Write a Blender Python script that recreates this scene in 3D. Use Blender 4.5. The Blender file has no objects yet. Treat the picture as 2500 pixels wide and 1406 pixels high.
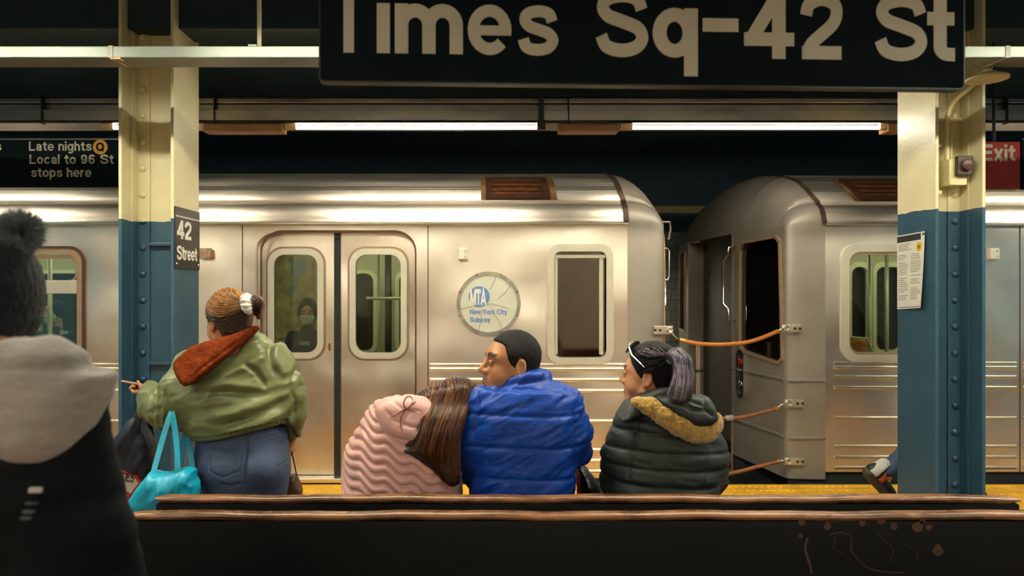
import bpy, bmesh, math, random
import numpy as np
from mathutils import Vector, Matrix, geometry
random.seed(7); np.random.seed(7)
PI = math.pi
S = bpy.context.scene
COL = S.collection

# ------------------------------------------------------------------ camera, world, light, exposure
FPX, PCX, PCY, CAMZ = 1690.0, 1163.0, 700.0, 1.557
cd = bpy.data.cameras.new('camera'); cam = bpy.data.objects.new('camera', cd); COL.objects.link(cam)
cam.location = (0, 0, CAMZ); cam.rotation_euler = (PI / 2, 0, 0)
cd.sensor_fit = 'HORIZONTAL'; cd.sensor_width = 36.0; cd.lens = 36.0 * FPX / 2500.0
cd.shift_x = (1250 - PCX) / 2500.0; cd.shift_y = -(703 - PCY) / 2500.0
cd.dof.use_dof = True; cd.dof.focus_distance = 3.7; cd.dof.aperture_fstop = cd.lens / 1000 / 0.012
cd.clip_start = 0.02
S.camera = cam
S.view_settings.view_transform = 'Standard'; S.view_settings.look = 'None'
S.view_settings.gamma = 1.0; S.view_settings.use_curve_mapping = False
S.view_settings.exposure = 1.25
wd = bpy.data.worlds.new('station_air'); S.world = wd; wd.use_nodes = True
wd.node_tree.nodes['Background'].inputs[0].default_value = (0.20, 0.42, 0.46, 1)
wd.node_tree.nodes['Background'].inputs[1].default_value = 0.40
TUBE_POWER = 40.0          # radiance of the fluorescent tubes at the platform edge
HALL_POWER = 52.0          # radiance of the tubes over the mid platform and those added behind the viewer
WEAK_POWER = 34.0         # dimmer tubes behind the viewer and the one added behind the cars
LAMP_COLOR = (1.0, 0.965, 0.79)

def at(px, py, Y):
    """the point at depth Y seen at photo pixel px, py"""
    return np.array([(px - PCX) * Y / FPX, Y, CAMZ - (py - PCY) * Y / FPX])

# ------------------------------------------------------------------ materials
def lin(r, g=None, b=None):
    if isinstance(r, str):
        r = r.lstrip('#'); r, g, b = (int(r[i:i + 2], 16) for i in (0, 2, 4))
    f = lambda c: (c / 255 / 12.92) if c / 255 <= 0.04045 else ((c / 255 + 0.055) / 1.055) ** 2.4
    return (f(r), f(g), f(b), 1.0)

class NT:
    def __init__(self, m):
        m.use_nodes = True; self.t = m.node_tree; self.b = self.t.nodes['Principled BSDF']; self.out = self.t.nodes['Material Output']
    def n(self, kind, **kw):
        x = self.t.nodes.new(kind)
        for k, v in kw.items():
            if k in x.inputs: x.inputs[k].default_value = v
            else: setattr(x, k, v)
        return x
    def l(self, a, b): self.t.links.new(a, b)

MATS = {}
def mat(name, color, rough=0.5, metal=0.0, var=0.0, vscale=6.0, stretch=(1, 1, 1), bump=0.0, bscale=40.0, bstretch=None, bdet=3.0, bdist=0.01,
        emit=None, estr=0.0, sheen=0.0, coat=0.0, color2=None, spec=None, attr=None, rvar=0.0, sss=0.0):
    if name in MATS: return MATS[name]
    m = bpy.data.materials.new(name); q = NT(m); b = q.b
    c = lin(color) if isinstance(color, str) else tuple(color)
    b.inputs['Base Color'].default_value = c; b.inputs['Roughness'].default_value = rough; b.inputs['Metallic'].default_value = metal
    if spec is not None: b.inputs['Specular IOR Level'].default_value = spec
    if sheen: b.inputs['Sheen Weight'].default_value = sheen
    if coat: b.inputs['Coat Weight'].default_value = coat; b.inputs['Coat Roughness'].default_value = 0.15
    if sss: b.inputs['Subsurface Weight'].default_value = sss; b.inputs['Subsurface Radius'].default_value = (0.02, 0.008, 0.004)
    if emit is not None:
        b.inputs['Emission Color'].default_value = tuple(emit) + ((1,) if len(emit) == 3 else ()); b.inputs['Emission Strength'].default_value = estr
    tc = q.n('ShaderNodeTexCoord')
    def noise(scale, st, det=4.0):
        mp = q.n('ShaderNodeMapping'); mp.inputs['Scale'].default_value = st; q.l(tc.outputs['Object'], mp.inputs[0])
        nz = q.n('ShaderNodeTexNoise', Scale=scale, Detail=det, Roughness=0.6); q.l(mp.outputs[0], nz.inputs['Vector']); return nz
    src = None
    if attr:
        a = q.n('ShaderNodeAttribute', attribute_name=attr); src = a.outputs['Color']; q.l(src, b.inputs['Base Color'])
    if var or color2 is not None:
        nz = noise(vscale, stretch)
        rp = q.n('ShaderNodeValToRGB'); rp.color_ramp.elements[0].position = 0.33; rp.color_ramp.elements[1].position = 0.68
        q.l(nz.outputs[0], rp.inputs[0])
        if src is not None:
            rp.color_ramp.elements[0].color = (1 - var,) * 3 + (1,); rp.color_ramp.elements[1].color = (1 + var,) * 3 + (1,)
            mx = q.n('ShaderNodeMix', data_type='RGBA', blend_type='MULTIPLY'); mx.inputs[0].default_value = 1.0
            q.l(src, mx.inputs[6]); q.l(rp.outputs[0], mx.inputs[7]); q.l(mx.outputs[2], b.inputs['Base Color'])
        else:
            c2 = (lin(color2) if isinstance(color2, str) else tuple(color2)) if color2 is not None else tuple(min(1, x * (1 + var)) for x in c[:3]) + (1,)
            rp.color_ramp.elements[0].color = tuple(x * (1 - var) for x in c[:3]) + (1,); rp.color_ramp.elements[1].color = c2
            q.l(rp.outputs[0], b.inputs['Base Color'])
        if rvar:
            mr = q.n('ShaderNodeMapRange'); mr.inputs[3].default_value = max(0.03, rough - rvar); mr.inputs[4].default_value = min(1, rough + rvar)
            q.l(nz.outputs[0], mr.inputs[0]); q.l(mr.outputs[0], b.inputs['Roughness'])
    if bump:
        nb = noise(bscale, bstretch or (1, 1, 1), bdet)
        bp = q.n('ShaderNodeBump', Strength=bump, Distance=bdist); q.l(nb.outputs[0], bp.inputs['Height']); q.l(bp.outputs[0], b.inputs['Normal'])
    MATS[name] = m; return m

def glass_mat(name, tint, gloss=0.12):
    m = bpy.data.materials.new(name); q = NT(m); q.t.nodes.remove(q.b)
    tr = q.n('ShaderNodeBsdfTransparent'); tr.inputs[0].default_value = tint + (1,)
    gl = q.n('ShaderNodeBsdfGlossy'); gl.inputs['Roughness'].default_value = 0.05
    fr = q.n('ShaderNodeFresnel', IOR=1.45); ad = q.n('ShaderNodeMath', operation='ADD'); ad.inputs[1].default_value = gloss * 0.3; q.l(fr.outputs[0], ad.inputs[0])
    mx = q.n('ShaderNodeMixShader'); q.l(ad.outputs[0], mx.inputs[0]); q.l(tr.outputs[0], mx.inputs[1]); q.l(gl.outputs[0], mx.inputs[2])
    q.l(mx.outputs[0], q.out.inputs[0]); return m

# ------------------------------------------------------------------ mesh building
class MB:
    def __init__(self): self.v = []; self.f = []
    def add(self, vs, fs, M=None):
        o = len(self.v)
        self.v += [tuple(M @ Vector(p)) if M is not None else tuple(float(c) for c in p) for p in vs]
        self.f += [tuple(i + o for i in f) for f in fs]; return self
    def box(self, lo, hi, bev=0.0, M=None):
        x0, y0, z0 = lo; x1, y1, z1 = hi
        if bev <= 0:
            vs = [(x, y, z) for x in (x0, x1) for y in (y0, y1) for z in (z0, z1)]
            return self.add(vs, [(0, 1, 3, 2), (4, 6, 7, 5), (0, 4, 5, 1), (2, 3, 7, 6), (0, 2, 6, 4), (1, 5, 7, 3)], M)
        bm = bmesh.new(); bmesh.ops.create_cube(bm, size=1.0)
        for v in bm.verts: v.co = Vector(((x0 + x1) / 2 + v.co.x * (x1 - x0), (y0 + y1) / 2 + v.co.y * (y1 - y0), (z0 + z1) / 2 + v.co.z * (z1 - z0)))
        bev = min(bev, 0.45 * min(x1 - x0, y1 - y0, z1 - z0))
        bmesh.ops.bevel(bm, geom=list(bm.edges), offset=bev, segments=2, affect='EDGES', profile=0.6)
        bm.verts.index_update()
        self.add([v.co.copy() for v in bm.verts], [[v.index for v in f.verts] for f in bm.faces], M); bm.free(); return self
    def tube(self, pts, r, n=10, cap=True, M=None):
        pts = [Vector(p) for p in pts]; m = len(pts)
        rs = list(r) if hasattr(r, '__len__') else [r] * m
        vs = []; fs = []; prev = None
        for i, p in enumerate(pts):
            t = (pts[min(i + 1, m - 1)] - pts[max(i - 1, 0)])
            if t.length < 1e-9: t = Vector((0, 0, 1))
            t.normalize()
            if prev is None:
                a = Vector((0, 0, 1)) if abs(t.z) < 0.9 else Vector((1, 0, 0)); u = t.cross(a).normalized()
            else:
                u = prev - t * prev.dot(t); u = u.normalized() if u.length > 1e-6 else t.orthogonal().normalized()
            prev = u; w = t.cross(u)
            for k in range(n):
                a = 2 * PI * k / n; vs.append(p + (u * math.cos(a) + w * math.sin(a)) * rs[i])
        for i in range(m - 1):
            for k in range(n):
                k2 = (k + 1) % n; fs.append((i * n + k, i * n + k2, (i + 1) * n + k2, (i + 1) * n + k))
        if cap: fs.append(tuple(range(n))[::-1]); fs.append(tuple((m - 1) * n + k for k in range(n)))
        return self.add(vs, fs, M)
    def lathe(self, prof, n=20, M=None, axis='z'):
        vs = []; fs = []; m = len(prof)
        for (r, z) in prof:
            for k in range(n):
                a = 2 * PI * k / n; x, y = r * math.cos(a), r * math.sin(a)
                vs.append((x, y, z) if axis == 'z' else (x, z, y))
        for i in range(m - 1):
            for k in range(n):
                k2 = (k + 1) % n; fs.append((i * n + k, i * n + k2, (i + 1) * n + k2, (i + 1) * n + k))
        fs.append(tuple(range(n))[::-1]); fs.append(tuple((m - 1) * n + k for k in range(n)))
        return self.add(vs, fs, M)
    def plate(self, loops, y0, y1, M=None):
        """loops: outer then holes, as (x,z); a slab between y0 and y1"""
        flat = [p for L in loops for p in L]
        tris = geometry.tessellate_polygon([[Vector((p[0], p[1], 0)) for p in L] for L in loops])
        n = len(flat)
        vs = [(x, y0, z) for x, z in flat] + [(x, y1, z) for x, z in flat]
        fs = [tuple(t) for t in tris] + [tuple(i + n for i in t)[::-1] for t in tris]
        o = 0
        for L in loops:
            k = len(L)
            for i in range(k): j = (i + 1) % k; fs.append((o + i, o + j, o + j + n, o + i + n))
            o += k
        return self.add(vs, fs, M)
    def sweep(self, prof, xs, M=None):
        """profile of (y,z) swept along x"""
        m = len(prof); vs = [(x, y, z) for x in xs for y, z in prof]; fs = []
        for i in range(len(xs) - 1):
            for k in range(m - 1): fs.append((i * m + k, (i + 1) * m + k, (i + 1) * m + k + 1, i * m + k + 1))
        return self.add(vs, fs, M)
    def build(self, name, m, parent=None, smooth=False, angle=None):
        me = bpy.data.meshes.new(name); me.from_pydata(self.v, [], self.f); me.validate()
        bm = bmesh.new(); bm.from_mesh(me); bmesh.ops.recalc_face_normals(bm, faces=bm.faces); bm.to_mesh(me); bm.free()
        if m: me.materials.append(m)
        if smooth:
            me.shade_smooth()
            if angle: me.set_sharp_from_angle(angle=math.radians(angle))
        o = bpy.data.objects.new(name, me); COL.objects.link(o)
        if parent: child(o, parent)
        return o

def child(o, parent):
    """keep o where it was built; only a thing's own origin has to be undone"""
    o.parent = parent
    if parent.parent is None: o.matrix_parent_inverse = Matrix.Translation(-Vector(parent.location))
def empty(name, loc=(0, 0, 0)):
    o = bpy.data.objects.new(name, None); COL.objects.link(o); o.location = [float(c) for c in loc]; o.empty_display_size = 0.1; return o
def tag(o, label, cat, group=None, kind=None):
    o['label'] = label; o['category'] = cat
    if group: o['group'] = group
    if kind: o['kind'] = kind
    return o
def structure(o): o['kind'] = 'structure'; return o
def rrect(x0, x1, z0, z1, r, n=6):
    if not hasattr(r, '__len__'): r = (r,) * 4
    pts = []
    for (cx, cz, a0, rr) in ((x1 - r[0], z1 - r[0], 0, r[0]), (x0 + r[1], z1 - r[1], 90, r[1]), (x0 + r[2], z0 + r[2], 180, r[2]), (x1 - r[3], z0 + r[3], 270, r[3])):
        for k in range(n + 1):
            a = math.radians(a0 + 90 * k / n); pts.append((cx + rr * math.cos(a), cz + rr * math.sin(a)))
    return pts
def circ(cx, cz, r, n=32): return [(cx + r * math.cos(2 * PI * k / n), cz + r * math.sin(2 * PI * k / n)) for k in range(n)]
def catmull(pts, sub=8, closed=False):
    P = [np.array(p, float) for p in pts]; n = len(P); out = []
    rng = range(n) if closed else range(n - 1)
    for i in rng:
        if closed: p0, p1, p2, p3 = P[i - 1], P[i], P[(i + 1) % n], P[(i + 2) % n]
        else: p0, p1, p2, p3 = P[max(i - 1, 0)], P[i], P[i + 1], P[min(i + 2, n - 1)]
        for k in range(sub):
            t = k / sub; out.append(0.5 * ((2 * p1) + (p2 - p0) * t + (2 * p0 - 5 * p1 + 4 * p2 - p3) * t * t + (3 * p1 - p0 - 3 * p2 + p3) * t ** 3))
    if not closed: out.append(P[-1])
    return out

# ------------------------------------------------------------------ lettering: grotesque letters drawn as broad strokes (cap height 1)
def arc(cx, cy, rx, ry, a0, a1, n=14): return [(cx + rx * math.cos(math.radians(a0 + (a1 - a0) * k / n)), cy + ry * math.sin(math.radians(a0 + (a1 - a0) * k / n))) for k in range(n + 1)]
def spl(*p): return [tuple(q) for q in catmull(p, 6)]
def glyphs(w):
    h = w / 2; X = 0.73; xr = X / 2 - h + 0.005; G = {}
    bowl = lambda cx, rx: arc(cx, X / 2, rx, xr, 0, 360, 24)
    arch = lambda x0, x1: [(x0, 0.3)] + arc((x0 + x1) / 2, X - h - 0.21, (x1 - x0) / 2, 0.21, 180, 0) + [(x1, 0)]
    G['T'] = (0.80, [[(0, 1 - h), (0.8, 1 - h)], [(0.4, 0), (0.4, 1)]])
    G['i'] = (2 * h, [[(h, 0), (h, X)], [(h, 0.84), (h, 1)]])
    G['m'] = (0.82 + 2 * h, [[(h, 0), (h, X)], arch(h, h + 0.41), arch(h + 0.41, h + 0.82)])
    G['n'] = (0.42 + 2 * h, [[(h, 0), (h, X)], arch(h, h + 0.42)])
    G['h'] = (0.42 + 2 * h, [[(h, 0), (h, 1)], arch(h, h + 0.42)])
    G['r'] = (0.40, [[(h, 0), (h, X)], [(h, 0.3)] + arc(h + 0.25, X - h - 0.22, 0.25, 0.22, 180, 85)])
    G['u'] = (0.42 + 2 * h, [[(h + 0.42, 0), (h + 0.42, X)], [(h, X)] + arc(h + 0.21, h + 0.2, 0.21, 0.2, 180, 360) ])
    G['e'] = (0.48 + 2 * h, [(.72, [(h, 0.355), (h + 0.5, 0.355)]), (.88, arc(h + 0.24, X / 2, 0.25, xr + .012, -15, 318, 26))])
    G['c'] = (0.46 + 2 * h, [arc(h + 0.24, X / 2, 0.24, xr, 40, 320, 24)])
    G['o'] = (0.48 + 2 * h, [bowl(h + 0.24, 0.24)])
    G['a'] = (0.44 + 2 * h, [[(h + 0.42, 0), (h + 0.42, 0.45)] + arc(h + 0.21, 0.45, 0.21, X - h - 0.45, 0, 170), [(h + 0.42, 0.38), (h + 0.2, 0.36)] + arc(h + 0.18, 0.36 / 2 + h / 2, 0.17, 0.36 / 2 - h / 2, 90, 270) + [(h + 0.3, h), (h + 0.42, 0.17)]])
    G['s'] = (0.44 + 2 * h, [(.86, spl((.535, .5), (.48, .615), (.32, .65), (.16, .61), (.115, .52), (.18, .43), (.32, .38), (.48, .32), (.545, .22), (.47, .115), (.3, .08), (.14, .12), (.09, .24)))])
    G['q'] = (0.46 + 2 * h, [bowl(h + 0.22, 0.22), [(h + 0.46, -0.28), (h + 0.46, X)]])
    G['g'] = (0.46 + 2 * h, [bowl(h + 0.22, 0.22), [(h + 0.46, X), (h + 0.46, -0.05)] + arc(h + 0.23, -0.05, 0.23, 0.16, 0, -150)])
    G['p'] = (0.46 + 2 * h, [bowl(h + 0.24, 0.22), [(h, -0.28), (h, X)]])
    G['b'] = (0.46 + 2 * h, [bowl(h + 0.24, 0.22), [(h, 0), (h, 1)]])
    G['l'] = (2 * h, [[(h, 0), (h, 1)]])
    G['t'] = (0.42, [[(0.2, 0.93), (0.2, 0.22)] + arc(0.34, 0.22, 0.14, 0.22 - h, 180, 270) + [(0.43, h)], [(0, X - h * 0.9), (0.42, X - h * 0.9)]])
    G['k'] = (0.56, [[(h, 0), (h, 1)], [(h, 0.28), (0.48, X)], [(0.24, 0.42), (0.52, 0)]])
    G['x'] = (0.56, [[(0.05, 0), (0.5, X)], [(0.05, X), (0.5, 0)]])
    G['y'] = (0.58, [[(0.06, X), (0.3, 0.05)], [(0.52, X), (0.27, -0.12), (0.2, -0.2), (0.06, -0.2)]])
    G['w'] = (0.84, [[(0.06, X), (0.23, 0.03), (0.42, X), (0.61, 0.03), (0.78, X)]])
    G['-'] = (0.55, [[(0, 0.49), (0.55, 0.49)]])
    G['4'] = (0.75, [[(0.52, 0), (0.52, 1)], [(0, 0.29), (0.75, 0.29)], [(0.09, 0.26), (0.50, 0.95)]])
    G['2'] = (0.72, [spl((.1, .66), (.15, .82), (.36, .905), (.57, .84), (.62, .69), (.55, .53), (.36, .37), (.19, .23), (.12, .09)), [(0.03, h), (0.70, h)]])
    G['9'] = (0.68, [arc(0.33, 0.66, 0.23, 0.25, 0, 360, 24), spl((.56, .66), (.56, .4), (.5, .18), (.33, .09), (.17, .14), (.11, .25))])
    G['6'] = (0.68, [arc(0.34, 0.33, 0.23, 0.24, 0, 360, 24), spl((.11, .33), (.11, .6), (.17, .82), (.34, .91), (.5, .86), (.56, .75))])
    G['S'] = (0.88, [spl((.78, .70), (.70, .855), (.46, .91), (.2, .85), (.13, .72), (.22, .6), (.46, .52), (.72, .42), (.79, .27), (.68, .14), (.44, .09), (.19, .15), (.1, .31))])
    G['L'] = (0.66, [[(h, 0), (h, 1)], [(0, h), (0.64, h)]])
    G['E'] = (0.70, [[(h, 0), (h, 1)], [(0, h), (0.68, h)], [(0, 1 - h), (0.67, 1 - h)], [(0, 0.52), (0.62, 0.52)]])
    G['N'] = (0.82, [[(h, 0), (h, 1)], [(0.72, 0), (0.72, 1)], [(h, 0.95), (0.72, 0.05)]])
    G['Y'] = (0.80, [[(0.08, 1), (0.4, 0.42), (0.72, 1)], [(0.4, 0.45), (0.4, 0)]])
    G['C'] = (0.88, [arc(0.46, 0.5, 0.36, 0.41, 42, 318, 26)])
    G['G'] = (0.90, [arc(0.46, 0.5, 0.36, 0.41, 42, 350, 26), [(0.48, 0.46), (0.86, 0.46)], [(0.81, 0.46), (0.81, 0.0)]])
    G['Q'] = (0.92, [arc(0.46, 0.5, 0.36, 0.41, 0, 360, 28), [(0.55, 0.28), (0.84, 0.0)]])
    G['W'] = (1.14, [[(0.08, 1), (0.3, 0.05), (0.57, 0.95), (0.84, 0.05), (1.06, 1)]])
    G['M'] = (0.98, [[(h, 0), (h, 1)], [(0.88, 0), (0.88, 1)], [(h, 0.96), (0.49, 0.05), (0.88, 0.96)]])
    G['A'] = (0.84, [[(0.06, 0), (0.42, 0.95), (0.78, 0)], [(0.18, 0.28), (0.66, 0.28)]])
    G['U'] = (0.80, [[(h, 1)] + arc(0.4, 0.39, 0.3, 0.3, 180, 360) + [(0.7, 1)]])
    G['?'] = (0.66, [spl((.1, .68), (.16, .84), (.34, .905), (.52, .83), (.56, .69), (.47, .55), (.35, .44), (.33, .28)), [(0.33, 0), (0.33, 0.17)]])
    return G
def stroke_poly(pts, w):
    P = [np.array(p) for p in pts]; Q = [P[0]]
    for p in P[1:]:
        if np.linalg.norm(p - Q[-1]) > 1e-5: Q.append(p)
    P = Q; n = len(P); L = []; R = []
    for i in range(n):
        d0 = P[i] - P[i - 1] if i > 0 else P[1] - P[0]; d1 = P[i + 1] - P[i] if i < n - 1 else d0
        d0 = d0 / np.linalg.norm(d0); d1 = d1 / np.linalg.norm(d1); n0 = np.array([-d0[1], d0[0]]); n1 = np.array([-d1[1], d1[0]])
        b = n0 + n1; b = b / max(np.linalg.norm(b), 1e-6); k = w / 2 / max(np.dot(b, n0), 0.45)
        L.append(P[i] + b * k); R.append(P[i] - b * k)
    return L, R
def lettering(mb, text, x, z, cap, y0, y1, w=0.2, gap=0.07, space=0.3, squeeze=1.0, M=None, xs=None):
    """text with its baseline start at x,z, raised from y1 (sign) to y0 (front)"""
    G = glyphs(w); cx = x; k = 0
    for ch in text:
        if ch == ' ': cx += (space + gap) * cap * squeeze; continue
        adv, strokes = G[ch]
        if xs is not None: cx = xs[k]; k += 1
        for si, st in enumerate(strokes):
            k_ = 1.0
            if isinstance(st, tuple): k_, st = st
            L, R = stroke_poly(st, w * k_); n = len(L); yf = y0 - .0003 * si
            vs = []; fs = []
            for (A, yy) in ((L, yf), (R, yf), (L, y1), (R, y1)): vs += [(cx + p[0] * cap * squeeze, yy, z + p[1] * cap) for p in A]
            for i in range(n - 1):
                fs += [(i, i + 1, n + i + 1, n + i), (i, 2 * n + i, 2 * n + i + 1, i + 1), (n + i, n + i + 1, 3 * n + i + 1, 3 * n + i)]
            fs += [(0, n, 3 * n, 2 * n), (n - 1, 3 * n - 1, 4 * n - 1, 2 * n - 1)]
            mb.add(vs, fs, M)
        cx += (adv + gap) * cap * squeeze
    return cx
# ------------------------------------------------------------------ the setting
CONC = mat('platform_floor', '#80593a', 0.75, var=0.25, vscale=3, bump=0.3, bscale=60)
YELLOW = mat('tactile_yellow', '#dba41f', 0.6, var=0.22, vscale=5)
DARKCEIL = mat('sooty_ceiling_paint', '#22363b', 0.85, var=0.2, vscale=2)
DARKTRK = mat('track_bed', '#262b2b', 0.9, var=0.3, vscale=4)
structure(MB().box((-9, -4.5, -0.35), (10, 4.83, 0)).build('floor', CONC))
ts = MB().box((-9, 4.832, -0.12), (10, 5.44, 0.004))
for i in range(150):
    for j in range(6):
        x = -1.5 + i * 0.0335 * 1.5; y = 4.88 + j * 0.1
        ts.add([(x - .013, y - .013, .004), (x + .013, y - .013, .004), (x + .013, y + .013, .004), (x - .013, y + .013, .004), (x - .008, y - .008, .009), (x + .008, y - .008, .009), (x + .008, y + .008, .009), (x - .008, y + .008, .009)],
               [(4, 5, 6, 7), (0, 1, 5, 4), (1, 2, 6, 5), (2, 3, 7, 6), (3, 0, 4, 7)])
structure(ts.build('trim_1', YELLOW))
structure(MB().box((-9, 4.832, -1.3), (10, 5.38, -0.125)).build('trim_2', DARKTRK))
structure(MB().box((-9, -4.5, 3.45), (10, 10.2, 3.6)).build('ceiling', DARKCEIL))
structure(MB().box((-9, 5.385, -1.45), (10, 10.2, -1.3)).build('trim_3', DARKTRK))
# far tunnel wall, glazed white tile low down, sooty above
def tile_mat():
    m = bpy.data.materials.new('old_white_tile'); q = NT(m); b = q.b; b.inputs['Roughness'].default_value = 0.35
    tc = q.n('ShaderNodeTexCoord'); mp = q.n('ShaderNodeMapping'); mp.inputs['Rotation'].default_value = (PI / 2, 0, 0); q.l(tc.outputs['Object'], mp.inputs[0])
    bk = q.n('ShaderNodeTexBrick'); bk.offset = 0.5
    for k, v in {'Color1': lin('#8d8a84'), 'Color2': lin('#7d7a75'), 'Mortar': lin('#2c2c2b'), 'Scale': 1.0, 'Mortar Size': 0.004, 'Brick Width': 0.152, 'Row Height': 0.152}.items(): bk.inputs[k].default_value = v
    q.l(mp.outputs[0], bk.inputs['Vector']); q.l(bk.outputs[0], b.inputs['Base Color']); return m
structure(MB().box((-9, 10.0, -1.3), (10, 10.2, 2.35)).build('wall_back', tile_mat()))
structure(MB().box((-9, 9.97, 2.35), (10, 10.2, 3.45)).build('wall_back_upper', DARKCEIL))
structure(MB().box((-9, 9.96, 2.62), (10, 10.0, 2.72)).build('trim_4', mat('tile_band_ochre', '#7d6a2a', 0.5)))
structure(MB().box((-9, -4.7, 0), (10, -4.5, 3.45)).build('wall_front', mat('station_tile_cream', '#b9b09a', 0.5, var=0.15)))
# downstand beams under the ceiling, across the platform
for i, y in enumerate((-2.2, 0.2, 4.39, 7.2)):
    structure(MB().box((-9, y - 0.12, 3.15), (10, y + 0.12, 3.45)).build('trim_%d' % (5 + i), DARKCEIL))

TUNL = (2.2, 9.5)
# ------------------------------------------------------------------ steel columns
def column_paint():
    m = bpy.data.materials.new('column_paint_cream_over_blue'); q = NT(m); b = q.b; b.inputs['Roughness'].default_value = 0.38
    ge = q.n('ShaderNodeNewGeometry'); sp = q.n('ShaderNodeSeparateXYZ'); q.l(ge.outputs['Position'], sp.inputs[0])
    nz = q.n('ShaderNodeTexNoise', Scale=9.0, Detail=3.0); q.l(ge.outputs['Position'], nz.inputs['Vector'])
    ad = q.n('ShaderNodeMath', operation='MULTIPLY_ADD'); ad.inputs[1].default_value = 0.03; q.l(nz.outputs[0], ad.inputs[0]); q.l(sp.outputs[2], ad.inputs[2])
    mx1 = q.n('ShaderNodeMath', operation='MULTIPLY_ADD'); mx1.inputs[1].default_value = 0.0135; q.l(sp.outputs[0], mx1.inputs[0]); q.l(ad.outputs[0], mx1.inputs[2]); 
    gt = q.n('ShaderNodeMath', operation='LESS_THAN'); gt.inputs[1].default_value = 2.01; mx1.inputs[1].default_value = -0.0135; q.l(mx1.outputs[0], gt.inputs[0])
    n2 = q.n('ShaderNodeTexNoise', Scale=5.0, Detail=5.0); q.l(ge.outputs['Position'], n2.inputs['Vector'])
    def two(a, c):
        r = q.n('ShaderNodeValToRGB'); r.color_ramp.elements[0].color = lin(a); r.color_ramp.elements[1].color = lin(c); r.color_ramp.elements[0].position = .3; r.color_ramp.elements[1].position = .7; q.l(n2.outputs[0], r.inputs[0]); return r
    mx = q.n('ShaderNodeMix', data_type='RGBA'); q.l(gt.outputs[0], mx.inputs[0]); q.l(two('#d0c59c', '#dacfa6').outputs[0], mx.inputs[6]); q.l(two('#2a495b', '#345366').outputs[0], mx.inputs[7])
    q.l(mx.outputs[2], b.inputs['Base Color'])
    bp = q.n('ShaderNodeBump', Strength=0.12, Distance=0.01); n3 = q.n('ShaderNodeTexNoise', Scale=60.0, Detail=2.0); q.l(ge.outputs['Position'], n3.inputs['Vector']); q.l(n3.outputs[0], bp.inputs['Height']); q.l(bp.outputs[0], b.inputs['Normal'])
    return m
CPAINT = column_paint()
def h_column(name, x0, x1, label, rivet_side, zs):
    """built-up steel column: two flange plates edge-on to the camera, a web between, angles riveted on"""
    y0, y1, yw = 4.20, 4.58, 4.40; t = 0.02; H = 3.44
    r = tag(empty(name, ((x0 + x1) / 2, yw, 0)), label, 'column', 'riveted columns along the platform')
    MB().box((x0, y0, 0), (x0 + t, y1, H), 0.003).build('flange', CPAINT, r)
    MB().box((x1 - t, y0, 0), (x1, y1, H), 0.003).build('flange', CPAINT, r)
    MB().box((x0 + t, yw - .007, 0), (x1 - t, yw + .007, H)).build('web', CPAINT, r)
    for sx, xa in ((1, x0 + t), (-1, x1 - t)):
        for sy in (-1, 1):
            a = MB(); yy = yw + sy * .007
            a.box((min(xa, xa + sx * .085), min(yy, yy + sy * .012), 0), (max(xa, xa + sx * .085), max(yy, yy + sy * .012), H), 0.002)
            a.box((min(xa, xa + sx * .012), min(yy, yy + sy * .085), 0), (max(xa, xa + sx * .012), max(yy, yy + sy * .085), H), 0.002)
            a.build('angle_iron', CPAINT, r)
    for z in zs:
        MB().box((x0 + t + .085, yw - .045, z), (x1 - t - .01, yw - .007, z + .02), .003).build('web_stiffener', CPAINT, r)
    xr = x0 + t + .043 if rivet_side < 0 else x1 - t - .043
    first = None
    for i in range(19):
        if first is None:
            first = MB().lathe([(.021, 0), (.0205, -.006), (.016, -.013), (.009, -.0165), (.002, -.0175)], 14, axis='y').build('rivet', CPAINT, r, smooth=True)
            o = first
        else:
            o = first.copy(); COL.objects.link(o)
        o.location = (xr, yw - .019, 0.14 + i * 0.1665)
    return r
left_col = h_column('steel_column', -2.172, -1.836, 'riveted cream and blue steel column carrying the small 42 Street plate', -1, (1.815, 1.065))
right_col = h_column('steel_column', 2.786, 3.09, 'riveted cream and blue steel column with conduit and paper notice', 1, (2.6,))

# ------------------------------------------------------------------ subway cars
STEEL = mat('brushed_stainless', (0.84, 0.735, 0.62, 1), 0.38, 1.0, var=0.08, vscale=2.0, stretch=(0.8, 1, 1.0), bump=1.0, bscale=1.7, bdet=0.6, bdist=0.06, rvar=0.06)
STEELDOOR = mat('door_stainless', (0.80, 0.69, 0.57, 1), 0.36, 1.0, var=0.12, vscale=2.5, stretch=(1.2, 1, 0.6), bump=1.0, bscale=2.0, bdet=0.6, bdist=0.05, rvar=0.07)
STEELRIB = mat('fluted_stainless', (0.82, 0.76, 0.64, 1), 0.30, 1.0, var=0.08, vscale=4, rvar=0.05)
ROOFST = mat('grimy_roof_stainless', (0.74, 0.66, 0.56, 1), 0.46, 1.0, var=0.25, vscale=1.6, stretch=(0.5, 3, 6), rvar=0.08)
RUST = mat('rusty_grille_steel', '#4a2812', 0.75, 0.3, var=0.4, vscale=14, color2='#7a3d14')
SEAM = mat('brown_roof_seam', '#4a3428', 0.5, 0.5, var=0.3, vscale=9)
BONNET = mat('grey_moulded_end_cap', '#8f8579', 0.45, 0.25, var=0.10, vscale=2.5)
FRAME = mat('pale_aluminium_window_frame', '#cfc8b4', 0.35, 0.35, var=0.06)
RUSTFR = mat('rust_stained_window_frame', '#bda78c', 0.45, 0.4, var=0.25, vscale=16, color2='#a88460')
RUBBER = mat('black_door_rubber', '#181614', 0.6)
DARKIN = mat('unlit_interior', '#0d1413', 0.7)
GLASS = glass_mat('tinted_car_glass', (0.78, 0.80, 0.66))
GLASSB = glass_mat('cab_glass_dark', (0.62, 0.50, 0.38), 0.5)
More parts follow.
